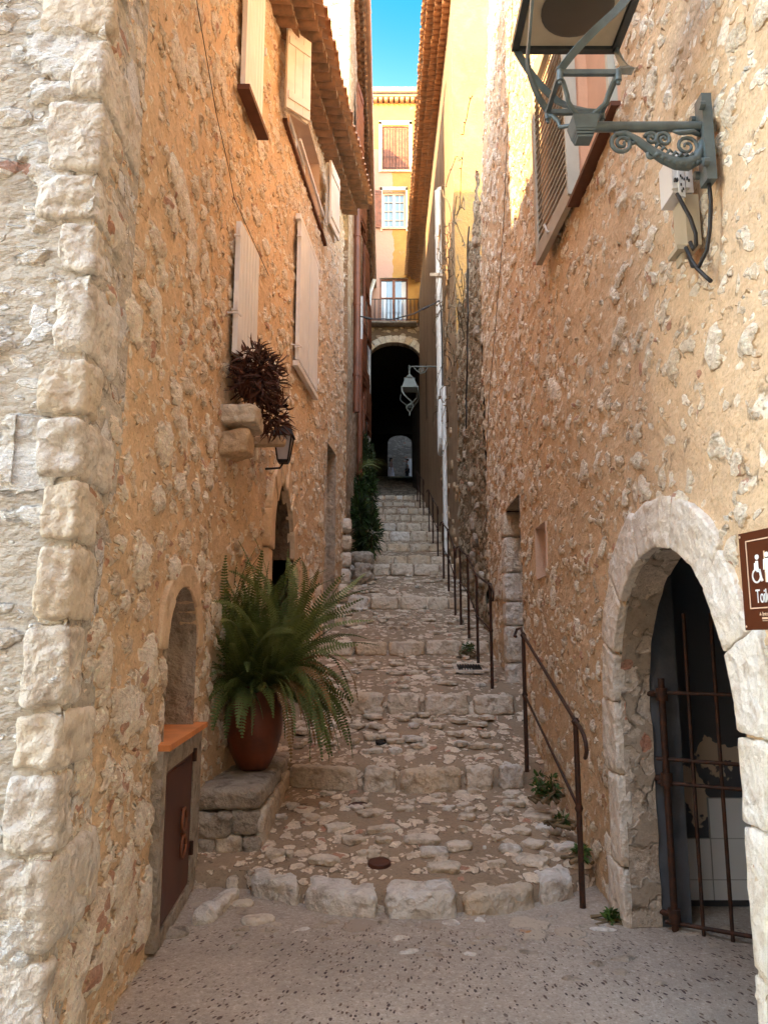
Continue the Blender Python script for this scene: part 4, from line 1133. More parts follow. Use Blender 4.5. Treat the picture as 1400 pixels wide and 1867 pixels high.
# window with louvred shutter
wn_ = empty('window', (1.4, 4.5, 4.66)); wn_.parent = RH; wn_.matrix_parent_inverse = Matrix.Translation(-Vector(RH.location))
rv = MB(); reveal(rv, [(XR(y), y, z) for y, z in ((3.98,4.66),(3.98,6.35),(4.98,6.35),(4.98,4.66),(3.98,4.66))], (.13,0,0), 2); rv.box(1.47,1.49,3.9,5.05,4.6,6.4); rv.build('reveal', M['peach_plaster'], wn_)
fr = MB(); fr.box(1.30, 1.46, 3.99, 4.03, 4.67, 6.34); fr.box(1.44, 1.465, 4.03, 4.06, 4.67, 6.34); fr.build('frame', M['pale_green_paint'], wn_)
sl = MB(); sl.box(1.295, 1.44, 3.95, 5.0, 4.615, 4.645); sl.build('sill', M['sill_wood'], wn_)
lv = shutter_leaf('shutter', (1.335, 4.98), (1.29, 5.98), 4.68, 6.4, wn_, M['louvre_paint'], .05, True, 0, 1.0)
ed = MB(); ed.obox((1.335,4.965,5.55), (.04,-1,0), (1,.04,0), (0,0,1), .012, .045, .86); ed.build('shutter_edge', M['pale_green_paint'], lv)
hk = MB(); hk.tube([(1.36,5.05,4.86),(1.36,5.05,5.0)], .022, 8); hk.tube([(1.42,5.6,4.74),(1.27,5.55,4.74),(1.25,5.55,4.80)], .010, 6); hk.build('catch', M['plastic'], wn_, smooth=True, angle=40)
ck = MB(); rg = rnd(3)
ck.tube([(XR(y)-.03, y, z) for y, z in ((6.9,9.0),(7.7,7.6),(8.4,6.4),(9.3,5.6),(10.2,4.9),(10.8,4.0))], .0035, 5)
tag(rebase(ck.build('cable', M['cable']), (XR(8.4), 8.4, 6.4)), 'thin dark wire slanting down the upper right-hand house wall past the shutter', 'cable')

# ================================================================ GARDEN WALL between the right-hand houses
GW = empty('garden_wall', (1.6, 12.9, 1.5), 'rough weathered boundary wall between the two right-hand houses, with dry vines', 'wall')
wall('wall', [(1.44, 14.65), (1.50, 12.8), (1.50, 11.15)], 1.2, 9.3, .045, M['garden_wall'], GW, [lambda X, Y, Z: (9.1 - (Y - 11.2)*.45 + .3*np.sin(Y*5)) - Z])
mb = MB(); mb.box(1.72, 2.4, 11.0, 14.55, 1, 7.2); mb.build('wall_core', M['core'], GW)
rg = rnd(21)
for i in range(16):
    y = rg.uniform(11.2, 14.4); z = rg.uniform(2.3, 8.6 - (y-11.2)*.45); mb = MB(); s_ = rg.uniform(.06, .17)
    mb.rock((1.50, y, z), (.06, s_, s_*.7), 0, 9, 4.5, .035, 9, 820+i); mb.build('projecting_stone', M['reveal'] if i % 3 else M['grey_stone'], GW, smooth=True)

# ================================================================ FAR RIGHT HOUSE
QH = empty('plastered_house', (3, 20, 3), 'tall streaky plastered house on the right with a sunlit clay tile eave and white drainpipe', 'house')
wall('wall', [(1.45, 30.0), (1.45, 14.62)], 1.8, 15.6, .11, M['smooth_plaster'], QH, [rect_hole('y', 20.0, 20.5, 7.6, 9.4), rect_hole('y', 25.0, 25.6, 9, 11)])
wall('front_wall', [(1.45, 14.62), (5.5, 14.62)], 1.8, 17.5, .10, M['yellow_plaster'], QH)
mb = MB(); mb.box(1.62, 7, 14.8, 29.9, 0, 15.5); mb.build('house_body', M['core'], QH)
eave(QH, lambda y: 1.45, lambda y: 15.3 + .06*(y-14.6), 14.5, 30.0, -1, 3, .20, .165, .12, M['tile'], M['tile'], 11)
# coloured lower band of rubble plaster
rg = rnd(33)
for i in range(30):
    y = rg.uniform(14.8, 19); z = path_z(y) + rg.uniform(0, 3.2); mb = MB(); s_ = rg.uniform(.07, .16)
    mb.rock((1.45, y, z), (.04, s_, s_*.7), 0, 5, 3.2, .02, 9, 860+i); mb.build('exposed_stone', M['tan_stone'], QH, smooth=True)
dp = MB(); dp.tube([(1.37, 18.0, 12.9), (1.37, 18.0, 6.25), (1.36, 17.85, 6.0), (1.35, 17.5, 5.93), (1.35, 17.25, 6.0), (1.35, 17.2, 6.2)], .085, 12)
dp.tube([(1.37,18.0,12.9),(1.50,18.0,12.95)], .085, 10)
o = dp.build('drainpipe', M['white_pipe'], QH, smooth=True, angle=50)
for z in (11.6, 10.0, 8.7, 7.4): jn = MB(); jn.tube([(1.37,18.0,z),(1.37,18.0,z+.09)], .098, 12); jn.build('collar', M['white_pipe'], o, smooth=True, angle=50)
dp = MB(); dp.tube([(1.36, 16.8, 7.3), (1.36, 16.8, path_z(16.8))], .052, 12)
o = dp.build('drainpipe', M['white_pipe'], QH, smooth=True, angle=50)
for z in (7.0, 5.9, 4.9, 4.0): jn = MB(); jn.tube([(1.36,16.8,z),(1.36,16.8,z+.07)], .062, 12); jn.build('collar', M['white_pipe'], o, smooth=True, angle=50)
br = MB(); br.box(1.14, 1.56, 17.86, 17.93, 10.52, 10.60); o = br.build('bracket_bar', M['cream_stone'], QH)

# ================================================================ things on the walls
# large wall lamp
WL = empty('wall_lamp', (1.33, 2.83, 3.6), 'large blue-grey wall lamp on a scrolled bracket, top right beside the louvred shutter', 'street lamp')
LY = 2.83
p = MB(); p.box(1.285, 1.325, LY-.035, LY+.035, 3.41, 3.79); p.build('wall_plate', M['lamp_paint'], WL)
for z in (3.475, 3.725):
    for q in (-1, 1): p = MB(); p.tube([(1.268, LY+.045*q, z), (1.29, LY+.045*q, z)], .017, 8); p.build('bolt', M['lamp_paint'], WL, smooth=True, angle=40)
p = MB(); p.tube([(1.29, LY, 3.662), (.84, LY, 3.662)], .021, 14); p.build('arm', M['lamp_paint'], WL, smooth=True, angle=50)
p = MB()
def spiral(cx, cz, r0, turns, a0, sgn=1, r1=.006, n=26, w=.0105):
    pts = []
    for k in range(n+1):
        t = k/n; a = a0 + sgn*2*math.pi*turns*t; rr = r0 + (r1-r0)*t
        pts.append((cx + rr*math.cos(a), LY, cz + rr*math.sin(a)))
    p.tube(pts, [w*(1-.35*k/n) for k in range(n+1)], 6)
spiral(.965, 3.588, .048, 1.9, math.pi*.5, 1); spiral(1.005, 3.600, .018, 1.3, math.pi, -1)
spiral(1.085, 3.610, .026, 1.5, math.pi*.9, -1); spiral(1.135, 3.605, .034, 1.6, math.pi*1.2, -1); spiral(1.225, 3.575, .052, 1.9, math.pi*1.3, 1, w=.009)
spiral(1.08, 3.535, .016, 1.2, math.pi*.2, 1)
st = [(.935, 3.628), (.98, 3.632), (1.03, 3.60), (1.08, 3.555), (1.13, 3.520), (1.18, 3.498), (1.225, 3.495), (1.262, 3.515), (1.283, 3.56), (1.287, 3.60)]
p.tube([(x, LY, z) for x, z in st], [.012,.014,.016,.019,.022,.025,.027,.025,.018,.012], 8)
for k in range(9):      # acanthus leaf lobes along the stem
    t = k/8; x = 1.09 + .18*t; z = 3.545 - .045*math.sin(t*math.pi*.8)
    p.tube([(x, LY-.004*(k%2), z), (x+.012, LY-.014, z-.018), (x+.034, LY-.010, z-.014 + .012*t)], [.012,.012,.004], 6)
    p.tube([(x, LY, z+.012), (x+.018, LY-.01, z+.034), (x+.036, LY, z+.026)], [.007,.007,.003], 6)
p.tube([(1.17,LY,3.645),(1.20,LY-.012,3.628),(1.25,LY-.01,3.634),(1.286,LY,3.622)], [.006,.012,.012,.008], 6)
p.build('scroll_bracket', M['lamp_paint'], WL, smooth=True)
p = MB(); p.frustum((.81, LY, 3.632), .082, .105, .05, 0); p.frustum((.81, LY, 3.683), .105, .07, .022, 0)
for k in range(3): p.frustum((.81, LY, 3.598 + k*.012), .060 + k*.008, .066 + k*.008, .008, 0)
p.build('hub', M['lamp_paint'], WL)
hw, zf_ = .115, 3.815
cor = [(-1,-1),(1,-1),(1,1),(-1,1)]
p = MB()
for k in range(4):
    a, b_ = cor[k], cor[(k+1) % 4]
    p.strap([(.81+a[0]*hw, LY+a[1]*hw, zf_), (.81+b_[0]*hw, LY+b_[1]*hw, zf_)], .020, .018, (0,0,1))
p.build('yoke_frame', M['lamp_paint'], WL)
for k in range(4):
    a = cor[k]; p = MB()
    p.tube([(.81+a[0]*.035, LY+a[1]*.035, 3.695), (.81+a[0]*.075, LY+a[1]*.075, 3.715), (.81+a[0]*.080, LY+a[1]*.080, 3.745), (.81+a[0]*.098, LY+a[1]*.098, 3.785), (.81+a[0]*hw, LY+a[1]*hw, 3.80)], .009, 8)
    p.tube([(.81+a[0]*hw, LY+a[1]*hw, zf_-.035), (.81+a[0]*hw, LY+a[1]*hw, zf_+.012)], .0135, 8)
    p.tube([(.81+a[0]*hw, LY+a[1]*hw, zf_-.05), (.81+a[0]*hw, LY+a[1]*hw, zf_-.03)], .008, 6)
    p.build('s_curve_arm', M['lamp_paint'], WL, smooth=True, angle=50)
LW, LZ = .225, 4.215
for k in range(4):     # long arms twist round to the next corner of the lantern
    a, b_ = cor[k], cor[(k+1) % 4]; p = MB(); pts = []
    for q in range(15):
        t = q/14; th = math.atan2(a[1], a[0]) + (math.pi/2)*t
        r = math.hypot(1, 1)*(hw + (LW-hw)*t**.6)*(1 + .05*math.sin(math.pi*t))
        # straight-ish in plan between the two corners
        x = (a[0]*hw)*(1-t) + b_[0]*LW*t; y = (a[1]*hw)*(1-t) + b_[1]*LW*t
        bow = 1 + .45*math.sin(math.pi*t)
        x *= bow; y *= bow
        m_ = max(abs(x), abs(y)); 
        if m_ > LW: x *= LW/m_; y *= LW/m_
        z = zf_ + .01 + (LZ - zf_)*(t**1.5*.75 + t*.25)
        pts.append((.81 + x, LY + y, z))
    p.strap(pts, .030, .010, (b_[0]-a[0], b_[1]-a[1], .0)); p.build('curved_arm', M['lamp_paint'], WL, smooth=True, angle=50)
p = MB()
for k in range(4):
    a, b_ = cor[k], cor[(k+1) % 4]
    p.strap([(.81+a[0]*LW, LY+a[1]*LW, LZ), (.81+b_[0]*LW, LY+b_[1]*LW, LZ)], .035, .03, (0,0,1))
for k in range(4):
    a = cor[k]; p.tube([(.81+a[0]*LW, LY+a[1]*LW, LZ), (.81+a[0]*LW*.62, LY+a[1]*LW*.62, LZ+.24)], .012, 6)
p.build('lantern_frame', M['lamp_dark'], WL)
p = MB(); p.frustum((.81, LY, LZ+.02), .43, .27, .21); p.build('lantern_roof', M['lamp_paint'], WL)
p = MB(); p.frustum((.81, LY, LZ+.23), .20, .10, .06); p.tube([(.81,LY,LZ+.28),(.81,LY,LZ+.36)], .02, 8); p.build('finial', M['lamp_paint'], WL)
p = MB(); p.box(.81-.205, .81+.205, LY-.205, LY+.205, LZ-.004, LZ+.004); p.build('diffuser', M['beige_plastic'], WL)
p = MB(); p.lathe((.81, LY, LZ-.016), [(.13,0),(.15,.006),(.15,.011)], 28); p.build('light_panel', plain('smoky_glass', (.09,.075,.06), .3, 0, .1, 3, 0), WL, smooth=True, angle=40)

# junction boxes and cables under the lamp
JB = empty('junction_box', (1.3, 3.07, 3.5), 'white terminal box with printed marks, on the wall below the lamp bracket', 'junction box')
p = MB(); p.box(1.235, 1.325, 3.02, 3.16, 3.49, 3.675); p.build('case', M['plastic'], JB)
p = MB(); p.box(1.228, 1.300, 3.000, 3.018, 3.50, 3.67); p.box(1.250, 1.276, 2.988, 2.999, 3.45, 3.66); p.box(1.281, 1.299, 2.990, 2.999, 3.495, 3.66); p.build('terminal_covers', M['plastic'], JB)
p = MB()
for x, z in ((1.233,3.525),(1.242,3.525),(1.256,3.54),(1.262,3.53),(1.270,3.525),(1.256,3.50),(1.264,3.48),(1.258,3.47),(1.284,3.53),(1.291,3.52)): p.box(x, x+.006, 2.985, 2.987+(.013 if x < 1.25 or x > 1.28 else 0), z, z+.012)
p.build('printed_marks', M['black_print'], JB)
J2 = empty('cable_box', (1.3, 3.08, 3.3), 'beige cable box with a lower lip, beneath the white terminal box', 'junction box')
p = MB(); p.box(1.275, 1.335, 3.00, 3.13, 3.24, 3.47); p.build('case', M['beige_plastic'], J2)
p = MB(); p.box(1.235, 1.275, 3.01, 3.12, 3.225, 3.245); p.box(1.262, 1.274, 3.04, 3.10, 3.18, 3.222); p.build('lip', M['beige_plastic'], J2)
cb = MB()
cb.tube([(1.245,3.0,3.47),(1.25,2.97,3.41),(1.272,2.95,3.33),(1.29,2.95,3.26),(1.293,2.96,3.215),(1.284,2.97,3.20),(1.277,2.98,3.24)], .0085, 7)
cb.tube([(1.305,LY,3.42),(1.312,LY+.01,3.34),(1.310,LY+.03,3.24),(1.300,LY+.05,3.15),(1.285,2.93,3.105),(1.272,2.96,3.12),(1.268,2.99,3.20)], .0085, 7)
cb.tube([(1.262,2.99,3.22),(1.268,2.96,3.15),(1.282,2.94,3.10),(1.300,2.91,3.05),(1.312,2.89,3.02)], .0085, 7)
tag(rebase(cb.build('lamp_cable', M['cable'], None, smooth=True), (1.3, 2.95, 3.2)), 'looped black cables hanging below the boxes of the large wall lamp', 'cable')

# toilet sign
ang = R(2.0)
SG = empty('toilet_sign', (1.31, 2.6, 1.6), 'brown toilet sign with white wheelchair symbol, cut by the right edge of the picture', 'sign')
sy0, sy1, sz0, sz1 = 2.69, 2.26, 1.633, 1.968
def sx(y): return 1.25 + (2.69 - y)*.178
p = MB(); p.prism([(sx(sy0), sy0, sz0), (sx(sy1), sy1, sz0), (sx(sy1)+.012, sy1, sz0), (sx(sy0)+.012, sy0, sz0)], (0,0,sz1-sz0)); p.build('panel', M['sign_brown'], SG)
ux = Vector((sx(sy1)-sx(sy0), sy1-sy0, 0)).normalized(); uz = Vector((0,0,1)); un = ux.cross(uz)
O = Vector((sx(sy0), sy0, sz0)) + un*.003
def S(a, b_): return O + ux*a + uz*b_
def sstrip(mb, pts, w):
    for (a, b_) in zip(pts, pts[1:]):
        A_, B_ = S(*a), S(*b_); d = (B_-A_).normalized(); mb.obox((A_+B_)/2, d, d.cross(un), un, (A_-B_).length/2 + w*.3, w/2, .001)
W_ = sy0 - sy1
p = MB(); sstrip(p, [(.042,.073),(W_-.042,.073),(W_-.042,.303),(.042,.303),(.042,.073)], .004); p.build('border_line', M['sign_line'], SG)
p = MB(); sstrip(p, [(.133,.158),(.133,.260)], .005); p.build('divider', M['sign_line'], SG)
_S = S
def S(a, b_): return _S(.100 + (a - .083)*.80, .157 + (b_ - .168)*.70)
def disc(mb, c, r, n=18): mb.prism([S(c[0]+r*math.cos(2*math.pi*k/n), c[1]+r*math.sin(2*math.pi*k/n)) for k in range(n)], un*.002)
p = MB(); disc(p, (.078,.292), .0125)
sstrip(p, [(.073,.268),(.073,.232)], .014); sstrip(p, [(.073,.228),(.088,.226)], .011); sstrip(p, [(.088,.226),(.097,.178)], .009); sstrip(p, [(.097,.178),(.103,.180)], .007); sstrip(p, [(.060,.262),(.058,.235)], .007)
sstrip(p, [(.065 + .026*math.cos(a), .202 + .031*math.sin(a)) for a in [R(110 + 235*k/16) for k in range(17)]], .006)
p.build('wheelchair_symbol', M['sign_white'], SG)
p = MB(); disc(p, (.140,.298), .0125)
p.prism([S(.126,.280), S(.128,.222), S(.122,.215), S(.158,.215), S(.152,.222), S(.154,.280)][::-1], un*.002)
sstrip(p, [(.120,.275),(.116,.230)], .006); sstrip(p, [(.160,.275),(.164,.230)], .006); sstrip(p, [(.133,.216),(.134,.170)], .009); sstrip(p, [(.147,.216),(.146,.170)], .009)
p.build('woman_symbol', M['sign_white'], SG)
p = MB(); disc(p, (.215,.298), .0125); p.prism([S(.200,.282), S(.203,.225), S(.227,.225), S(.230,.282)][::-1], un*.002); sstrip(p, [(.195,.278),(.193,.228)], .006); sstrip(p, [(.235,.278),(.237,.228)], .006)
sstrip(p, [(.209,.226),(.209,.170)], .010); sstrip(p, [(.221,.226),(.221,.170)], .010); p.build('man_symbol', M['sign_white'], SG)
S = _S
lt = text_mesh('lettering', 'Toilettes', .066, M['sign_white'], SG, S(.074,.090), ux, uz, .001, squash=.54)
text_mesh('small_print', 'Interreg', .020, M['sign_line'], SG, S(.100,.046), ux, uz, .0008)
p = MB(); p.prism([S(.086,.048), S(.096,.048), S(.091,.058)][::-1], un*.001); sstrip(p, [(.100,.038),(.135,.038)], .006); sstrip(p, [(.100,.030),(.15,.030)], .002); p.build('small_logo', M['sign_line'], SG)
p = MB(); 
for a, b_ in ((.012,.322),(.012,.012)): disc(p, (a, b_), .004, 8)
p.build('screw', M['sign_line'], SG)

# small black lantern over the pointed doorway
SL = empty('small_lantern', (-1.1, 7.3, 3.4), 'small black wall lantern with frosted panes above the pointed arch doorway', 'lantern')
cx_, cy_ = -.98, 7.3
p = MB(); p.frustum((cx_,cy_,3.56), .21, .15, .085); p.frustum((cx_,cy_,3.648), .07, .05, .02); p.tube([(cx_,cy_,3.66),(cx_,cy_,3.70)], .018, 8); p.build('cap', M['black_iron'], SL)
p = MB()
for a in cor: p.tube([(cx_+a[0]*.085, cy_+a[1]*.085, 3.56), (cx_+a[0]*.05, cy_+a[1]*.05, 3.32)], .009, 5)
p.frustum((cx_,cy_,3.295), .09, .115, .03); p.build('cage', M['black_iron'], SL)
p = MB(); p.frustum((cx_,cy_,3.326), .095, .162, .23); p.build('glass', M['frost'], SL)
p = MB(); p.tube([(cx_,cy_,3.30),(cx_-.03,cy_,3.25),(XL(7.3)+.02,cy_,3.24)], .011, 6); p.build('bracket', M['black_iron'], SL)

# far suspended street lamp
FL = empty('hanging_lamp', (1.4, 20, 9), 'grey-green street lamp hanging on a bracket in front of the dark passage', 'street lamp')
fx, fy_, fz = .69, 20.0, 8.95
p = MB(); p.tube([(1.46,fy_,fz),(fx+.08,fy_,fz),(fx+.02,fy_,fz-.02),(fx,fy_,fz-.10)], .018, 8); p.tube([(fx,fy_,fz-.3),(fx,fy_,fz+.03)], .022, 8); p.build('arm', M['lamp_green'], FL, smooth=True, angle=50)
p = MB(); pts = []
for k in range(22): a = math.pi*.5 - 2*math.pi*1.5*k/21; rr = .085*(1-k/24); pts.append((fx+.30+rr*math.cos(a), fy_, fz-.10+rr*math.sin(a)))
p.tube(pts, .010, 6); p.tube([(fx+.12,fy_,fz-.03),(fx+.2,fy_,fz-.12),(fx+.3,fy_,fz-.2),(fx+.42,fy_,fz-.16),(fx+.50,fy_,fz-.02)], .011, 6); p.build('scroll', M['lamp_green'], FL)
p = MB(); p.lathe((fx,fy_,fz-.36), [(.16,0),(.16,.02),(.09,.04),(.07,.1),(.04,.12)], 12); p.frustum((fx,fy_,fz-.62), .40, .24, .26); p.box(fx-.235,fx+.235,fy_-.235,fy_+.235,fz-.66,fz-.63); p.build('cap', M['lamp_green'], FL)
p = MB()
for k in range(4):
    a, b_ = cor[k], cor[(k+1)%4]; pts = []
    for q in range(9):
        t = q/8; x = a[0]*.21*(1-t) + b_[0]*.10*t; y = a[1]*.21*(1-t) + b_[1]*.10*t; bow = 1+.5*math.sin(math.pi*t)
        pts.append((fx+x*bow, fy_+y*bow, fz-.66-.46*(t**.7)))
    p.strap(pts, .035, .014, (b_[0]-a[0], b_[1]-a[1], 0))
    p.tube([(fx+a[0]*.10,fy_+a[1]*.10,fz-1.12),(fx+b_[0]*.10,fy_+b_[1]*.10,fz-1.12)], .012, 5)
    p.tube([(fx+a[0]*.10,fy_+a[1]*.10,fz-1.12),(fx+a[0]*.06,fy_+a[1]*.06,fz-1.22),(fx,fy_,fz-1.30)], .010, 5)
p.tube([(fx,fy_,fz-1.38),(fx,fy_,fz-1.28)], .02, 8); p.build('curved_arms', M['lamp_green'], FL)
# cable slung across the alley
cb = MB(); pts = []
for k in range(25):
    t = k/24; pts.append((-.66 + 2.0*t, 17.6, 9.35 + .40*t - .28*math.sin(math.pi*t)*.9 + .03*math.sin(t*25)*.3))
cb.tube(pts, .018, 6); cb.tube([pts[19], pts[21]], .03, 6); cb.tube([pts[2], pts[4]], .03, 6)
cb.tube([(1.34,17.6,9.75),(1.38,17.6,9.6),(1.40,17.6,8.9),(1.40,17.7,6.6)], .016, 6)
tag(rebase(cb.build('overhead_cable', M['cable']), (1.34, 17.6, 9.75)), 'dark cable slung across the alley in front of the balcony', 'cable')
cb = MB(); rg = rnd(6); pts = [(1.46, 12.2, 8.6)]
while pts[-1][2] > 5.4: pts.append((1.44, pts[-1][1] + rg.uniform(-.02,.14), pts[-1][2] - rg.uniform(.15,.3)))
cb.tube(pts, .014, 5); tag(rebase(cb.build('wall_cable', M['cable']), pts[0]), 'black cable trailing down the rough boundary wall on the right', 'cable')

# handrails
HR = []
def handrail(posts, label, hook0=True, hook1=True, H=1.10):
    """posts: list of (x, y) from the near, low end to the far, high end"""
    y0 = posts[0][1]; root = empty('handrail', (posts[0][0], y0, path_z(y0)), label, 'handrail', 'iron handrails beside the steps')
    tops = []
    for i, (x, y) in enumerate(posts):
        z = path_z(y) if y > 5.2 else 0.0; m = MB()
        m.tube([(x, y, z-.06), (x-.0, y, z+H)], [.019, .0165], 10)
        m.tube([(x, y, z+H*.53-.025), (x, y, z+H*.53), (x, y, z+H*.53+.025)], [.017,.027,.017], 10)
        m.tube([(x, y, z+H-.025), (x, y, z+H), (x, y, z+H+.022)], [.017,.027,.012], 10)
        m.build('post', M['iron'], root, smooth=True, angle=50); tops.append(Vector((x, y, z+H)))
    m = MB(); pts = list(tops); d = (tops[0]-tops[1]).normalized()
    if hook0:
        e = tops[0]; pts = [e + Vector((0,-.20,-.19)), e + Vector((0,-.215,-.185)), e + Vector((0,-.24,-.15)), e + Vector((0,-.235,-.10)), e + Vector((.0,-.19,-.06)), e + Vector((0,-.10,-.02))] + pts
    if hook1:
        e = tops[-1]; pts = pts + [e + Vector((-.0,.10,.06)), e + Vector((-.03,.13,.05)), e + Vector((-.06,.10,-.01)), e + Vector((-.055,.04,-.015))]
    m.tube(pts, .0125, 8); m.build('top_rail', M['iron'], root, smooth=True)
    m = MB(); m.tube([t - Vector((0,0,H*.47)) for t in tops], .0095, 8); m.build('lower_rail', M['iron'], root, smooth=True)
handrail([(1.19,4.93),(1.225,6.86)], 'nearest iron handrail with a curled end, rising from the lowest step')
handrail([(1.21,8.8),(1.19,9.9),(1.19,10.9),(1.17,11.8)], 'second iron handrail uphill, four posts past the drain grate')
handrail([(1.16,12.6),(1.15,13.7),(1.15,14.8)], 'third iron handrail uphill, beside the rough boundary wall', H=1.05)
handrail([(1.17,16.6),(1.17,18.2),(1.18,19.9)], 'fourth iron handrail uphill, at the foot of the white drainpipe', H=1.05)
handrail([(1.20,23.0),(1.20,25.2),(1.22,27.6)], 'farthest iron handrail, just below the dark passage', H=1.05)

# drain covers and grate
for (x, y, r, lab) in ((-.03, 5.27, .075, 'round rusty drain cover in the middle of the lowest landing'), (-.03, 7.45, .05, 'small dark round drain cover on the second landing'), (-.20, 6.42, .085, 'round rusty drain cover at the foot of the second step')):
    z = path_z(y) - .015; m = MB(); m.lathe((x, y, z), [(r, -.02), (r, .003), (r*.93, .006), (r*.9, .002), (r*.6, .004), (.001, .004)], 28)
    m.v = [(a, b_, c_ + (b_ - y)*(path_z(y+.1)-path_z(y))/.1) for a, b_, c_ in m.v]
    tag(rebase(m.build('drain_cover', M['door_metal'] if r > .06 else M['black_iron'], None, smooth=True, angle=40), (x, y, z)), lab, 'drain cover', 'round drain covers')
gz = path_z(9.6) - .012
def tilt(m): m.v = [(a, b_, c_ + (b_ - 9.6)*.175) for a, b_, c_ in m.v]; return m
m = MB(); m.box(.90, 1.20, 9.42, 9.47, gz-.02, gz+.012); m.box(.90, 1.20, 9.80, 9.85, gz-.01, gz+.012); m.box(.85, .90, 9.42, 9.85, gz-.01, gz+.012); tilt(m)
GR = empty('drain_grate', (1.05, 9.6, gz), 'rectangular iron drain grate in a pale frame beside the second handrail', 'drain grate')
m.build('frame', M['step_stone'], GR); m = MB()
m.box(.90,1.20,9.47,9.80,gz-.02,gz-.004)
for k in range(9): m.box(.91+.033*k, .925+.033*k, 9.47, 9.80, gz-.004, gz+.012)
tilt(m); m.build('bars', M['black_iron'], GR)

# stone ledge under the pot
LG = empty('stone_ledge', (-1.07, 6.5, .1), 'low weathered stone ledge carrying the potted fern, against the left house', 'ledge')
m = MB(); m.box(-1.36, -.90, 5.72, 7.55, -.05, .44); m.build('ledge_core', M['grey_stone'], LG)
bl = [((-1.34,-.85),(5.60,6.02),(.42,.585),'grey_stone'), ((-1.34,-.86),(6.0,6.9),(.40,.57),'grey_stone'), ((-1.34,-.86),(6.88,7.6),(.40,.58),'grey_stone'),
      ((-.91,-.83),(5.63,6.25),(.02,.42),'step_stone_warm'), ((-.92,-.83),(6.2,6.85),(.2,.43),'step_stone_warm'), ((-.92,-.83),(6.85,7.6),(.3,.46),'step_stone_warm'),
      ((-1.35,-1.05),(5.58,5.8),(.24,.42),'grey_stone'), ((-1.08,-.86),(5.62,5.8),(.26,.43),'grey_stone'), ((-1.35,-1.16),(5.58,5.8),(.08,.25),'grey_stone'), ((-1.17,-.98),(5.60,5.8),(.10,.26),'step_stone'),
      ((-.99,-.85),(5.60,5.8),(.08,.25),'grey_stone'), ((-1.35,-.95),(5.42,5.75),(-.05,.10),'grey_stone'), ((-.97,-.78),(5.30,5.62),(-.05,.13),'grey_stone')]
for i, (xx, yy, zz, mt) in enumerate(bl):
    m = MB(); m.blob(lambda u, v, w: Vector((xx[0]+(xx[1]-xx[0])*(u+1)/2, yy[0]+(yy[1]-yy[0])*(v+1)/2, zz[0]+(zz[1]-zz[0])*(w+1)/2)), 10, 5, .016, 8, 600+i)
    m.build('ledge_stone', M[mt], LG, smooth=True)
# loose stones on the paving at the foot of the wall
m = MB(); m.blob(lambda u, v, w: Vector((-.985 + .055*u*(1-.25*v) + .06*v, 4.88 + .24*v, .035 + .055*w)), 10, 3.6, .014, 9, 640)
tag(rebase(m.build('loose_stone', M['white_stone'], None, smooth=True), (-.98, 4.88, 0)), 'long pale stone lying on the paving left of the lowest step', 'stone')
for i, (x, y, a, b_, lab) in enumerate(((-.72, 4.72, .10, .07, 'flat rounded cream stone just right of the long pale stone'), (-1.17, 4.52, .11, .08, 'dark edged flat stone at the foot of the metal cabinet'), (-.86, 4.98, .07, .05, 'smaller flat stone set beside the left end of the lowest step'))):
    m = MB(); m.rock((x, y, .012), (a, b_, .03), .3, 8, 2.8, .012, 10, 650+i)
    tag(rebase(m.build('flat_stone', M['cream_stone'] if i != 1 else M['grey_stone'], None, smooth=True), (x, y, 0)), lab, 'stone')
m = MB(); m.box(.66,.68,5.42,5.435,path_z(5.42)+.01,path_z(5.42)+.03, .5); tag(rebase(m.build('paper_scrap', M['plastic']), (.67,5.43,path_z(5.42)+.01)), 'tiny white scrap of paper on the lowest landing', 'litter')

# ================================================================ plants
def frond(mb, P0, az, el, L, droop, w, rg, n=None):
    n = n or int(L / .024); p = Vector(P0); d = Vector((math.cos(az)*math.cos(el), math.sin(az)*math.cos(el), math.sin(el)))
    tw = rg.uniform(-1.3, 1.3); pts = [p.copy()]
    sw = Vector((rg.uniform(-.9,.9), rg.uniform(-.9,.9), 0))
    ds = L/n
    for i in range(n):
        t = i/n
        d = (d + Vector((0,0,-1))*droop*ds*(.3+1.6*t) + sw*ds).normalized()
        p = p + d*ds; pts.append(p.copy())
        if t < .06: continue
        side = d.cross(Vector((0,0,1)))
        side = side.normalized() if side.length > .05 else Vector((math.sin(az), -math.cos(az), 0))
        side = (Matrix.Rotation(tw, 3, d) @ side); nrm = side.cross(d)
        ww = w * min(1, t*4) * (1 - t**3)**.8 * rg.uniform(.8, 1.1) + .003
        for s in (-1, 1):
            a = p; tip = p + side*s*ww + d*ww*.25 - nrm*ww*rg.uniform(.05,.25)
            mid = p + side*s*ww*.5 + d*(ww*.12)
            b = len(mb.v); h = ds*.34
            mb.v += [tuple(a - d*h*.7), tuple(mid - d*h), tuple(tip), tuple(mid + d*h), tuple(a + d*h*.7)]
            mb.f.append((b, b+1, b+2, b+3, b+4))
    mb.tube(pts[::3] + [pts[-1]], [.0026]*len(pts[::3]) + [.001], 4, False)
PF = empty('potted_fern', (-1.05, 6.42, .58), 'large shaggy green fern spilling out of a terracotta jar on the stone ledge', 'potted plant')
m = MB(); m.lathe((-1.05, 6.42, .575), [(.10,0),(.13,.03),(.185,.14),(.222,.27),(.232,.38),(.225,.48),(.20,.56),(.175,.61),(.19,.64),(.20,.66),(.18,.665),(.16,.63),(.001,.60)], 40)
pot = m.build('pot', M['terracotta'], PF, smooth=True)
rg = rnd(77); m = MB(); md = MB(); ml = MB()
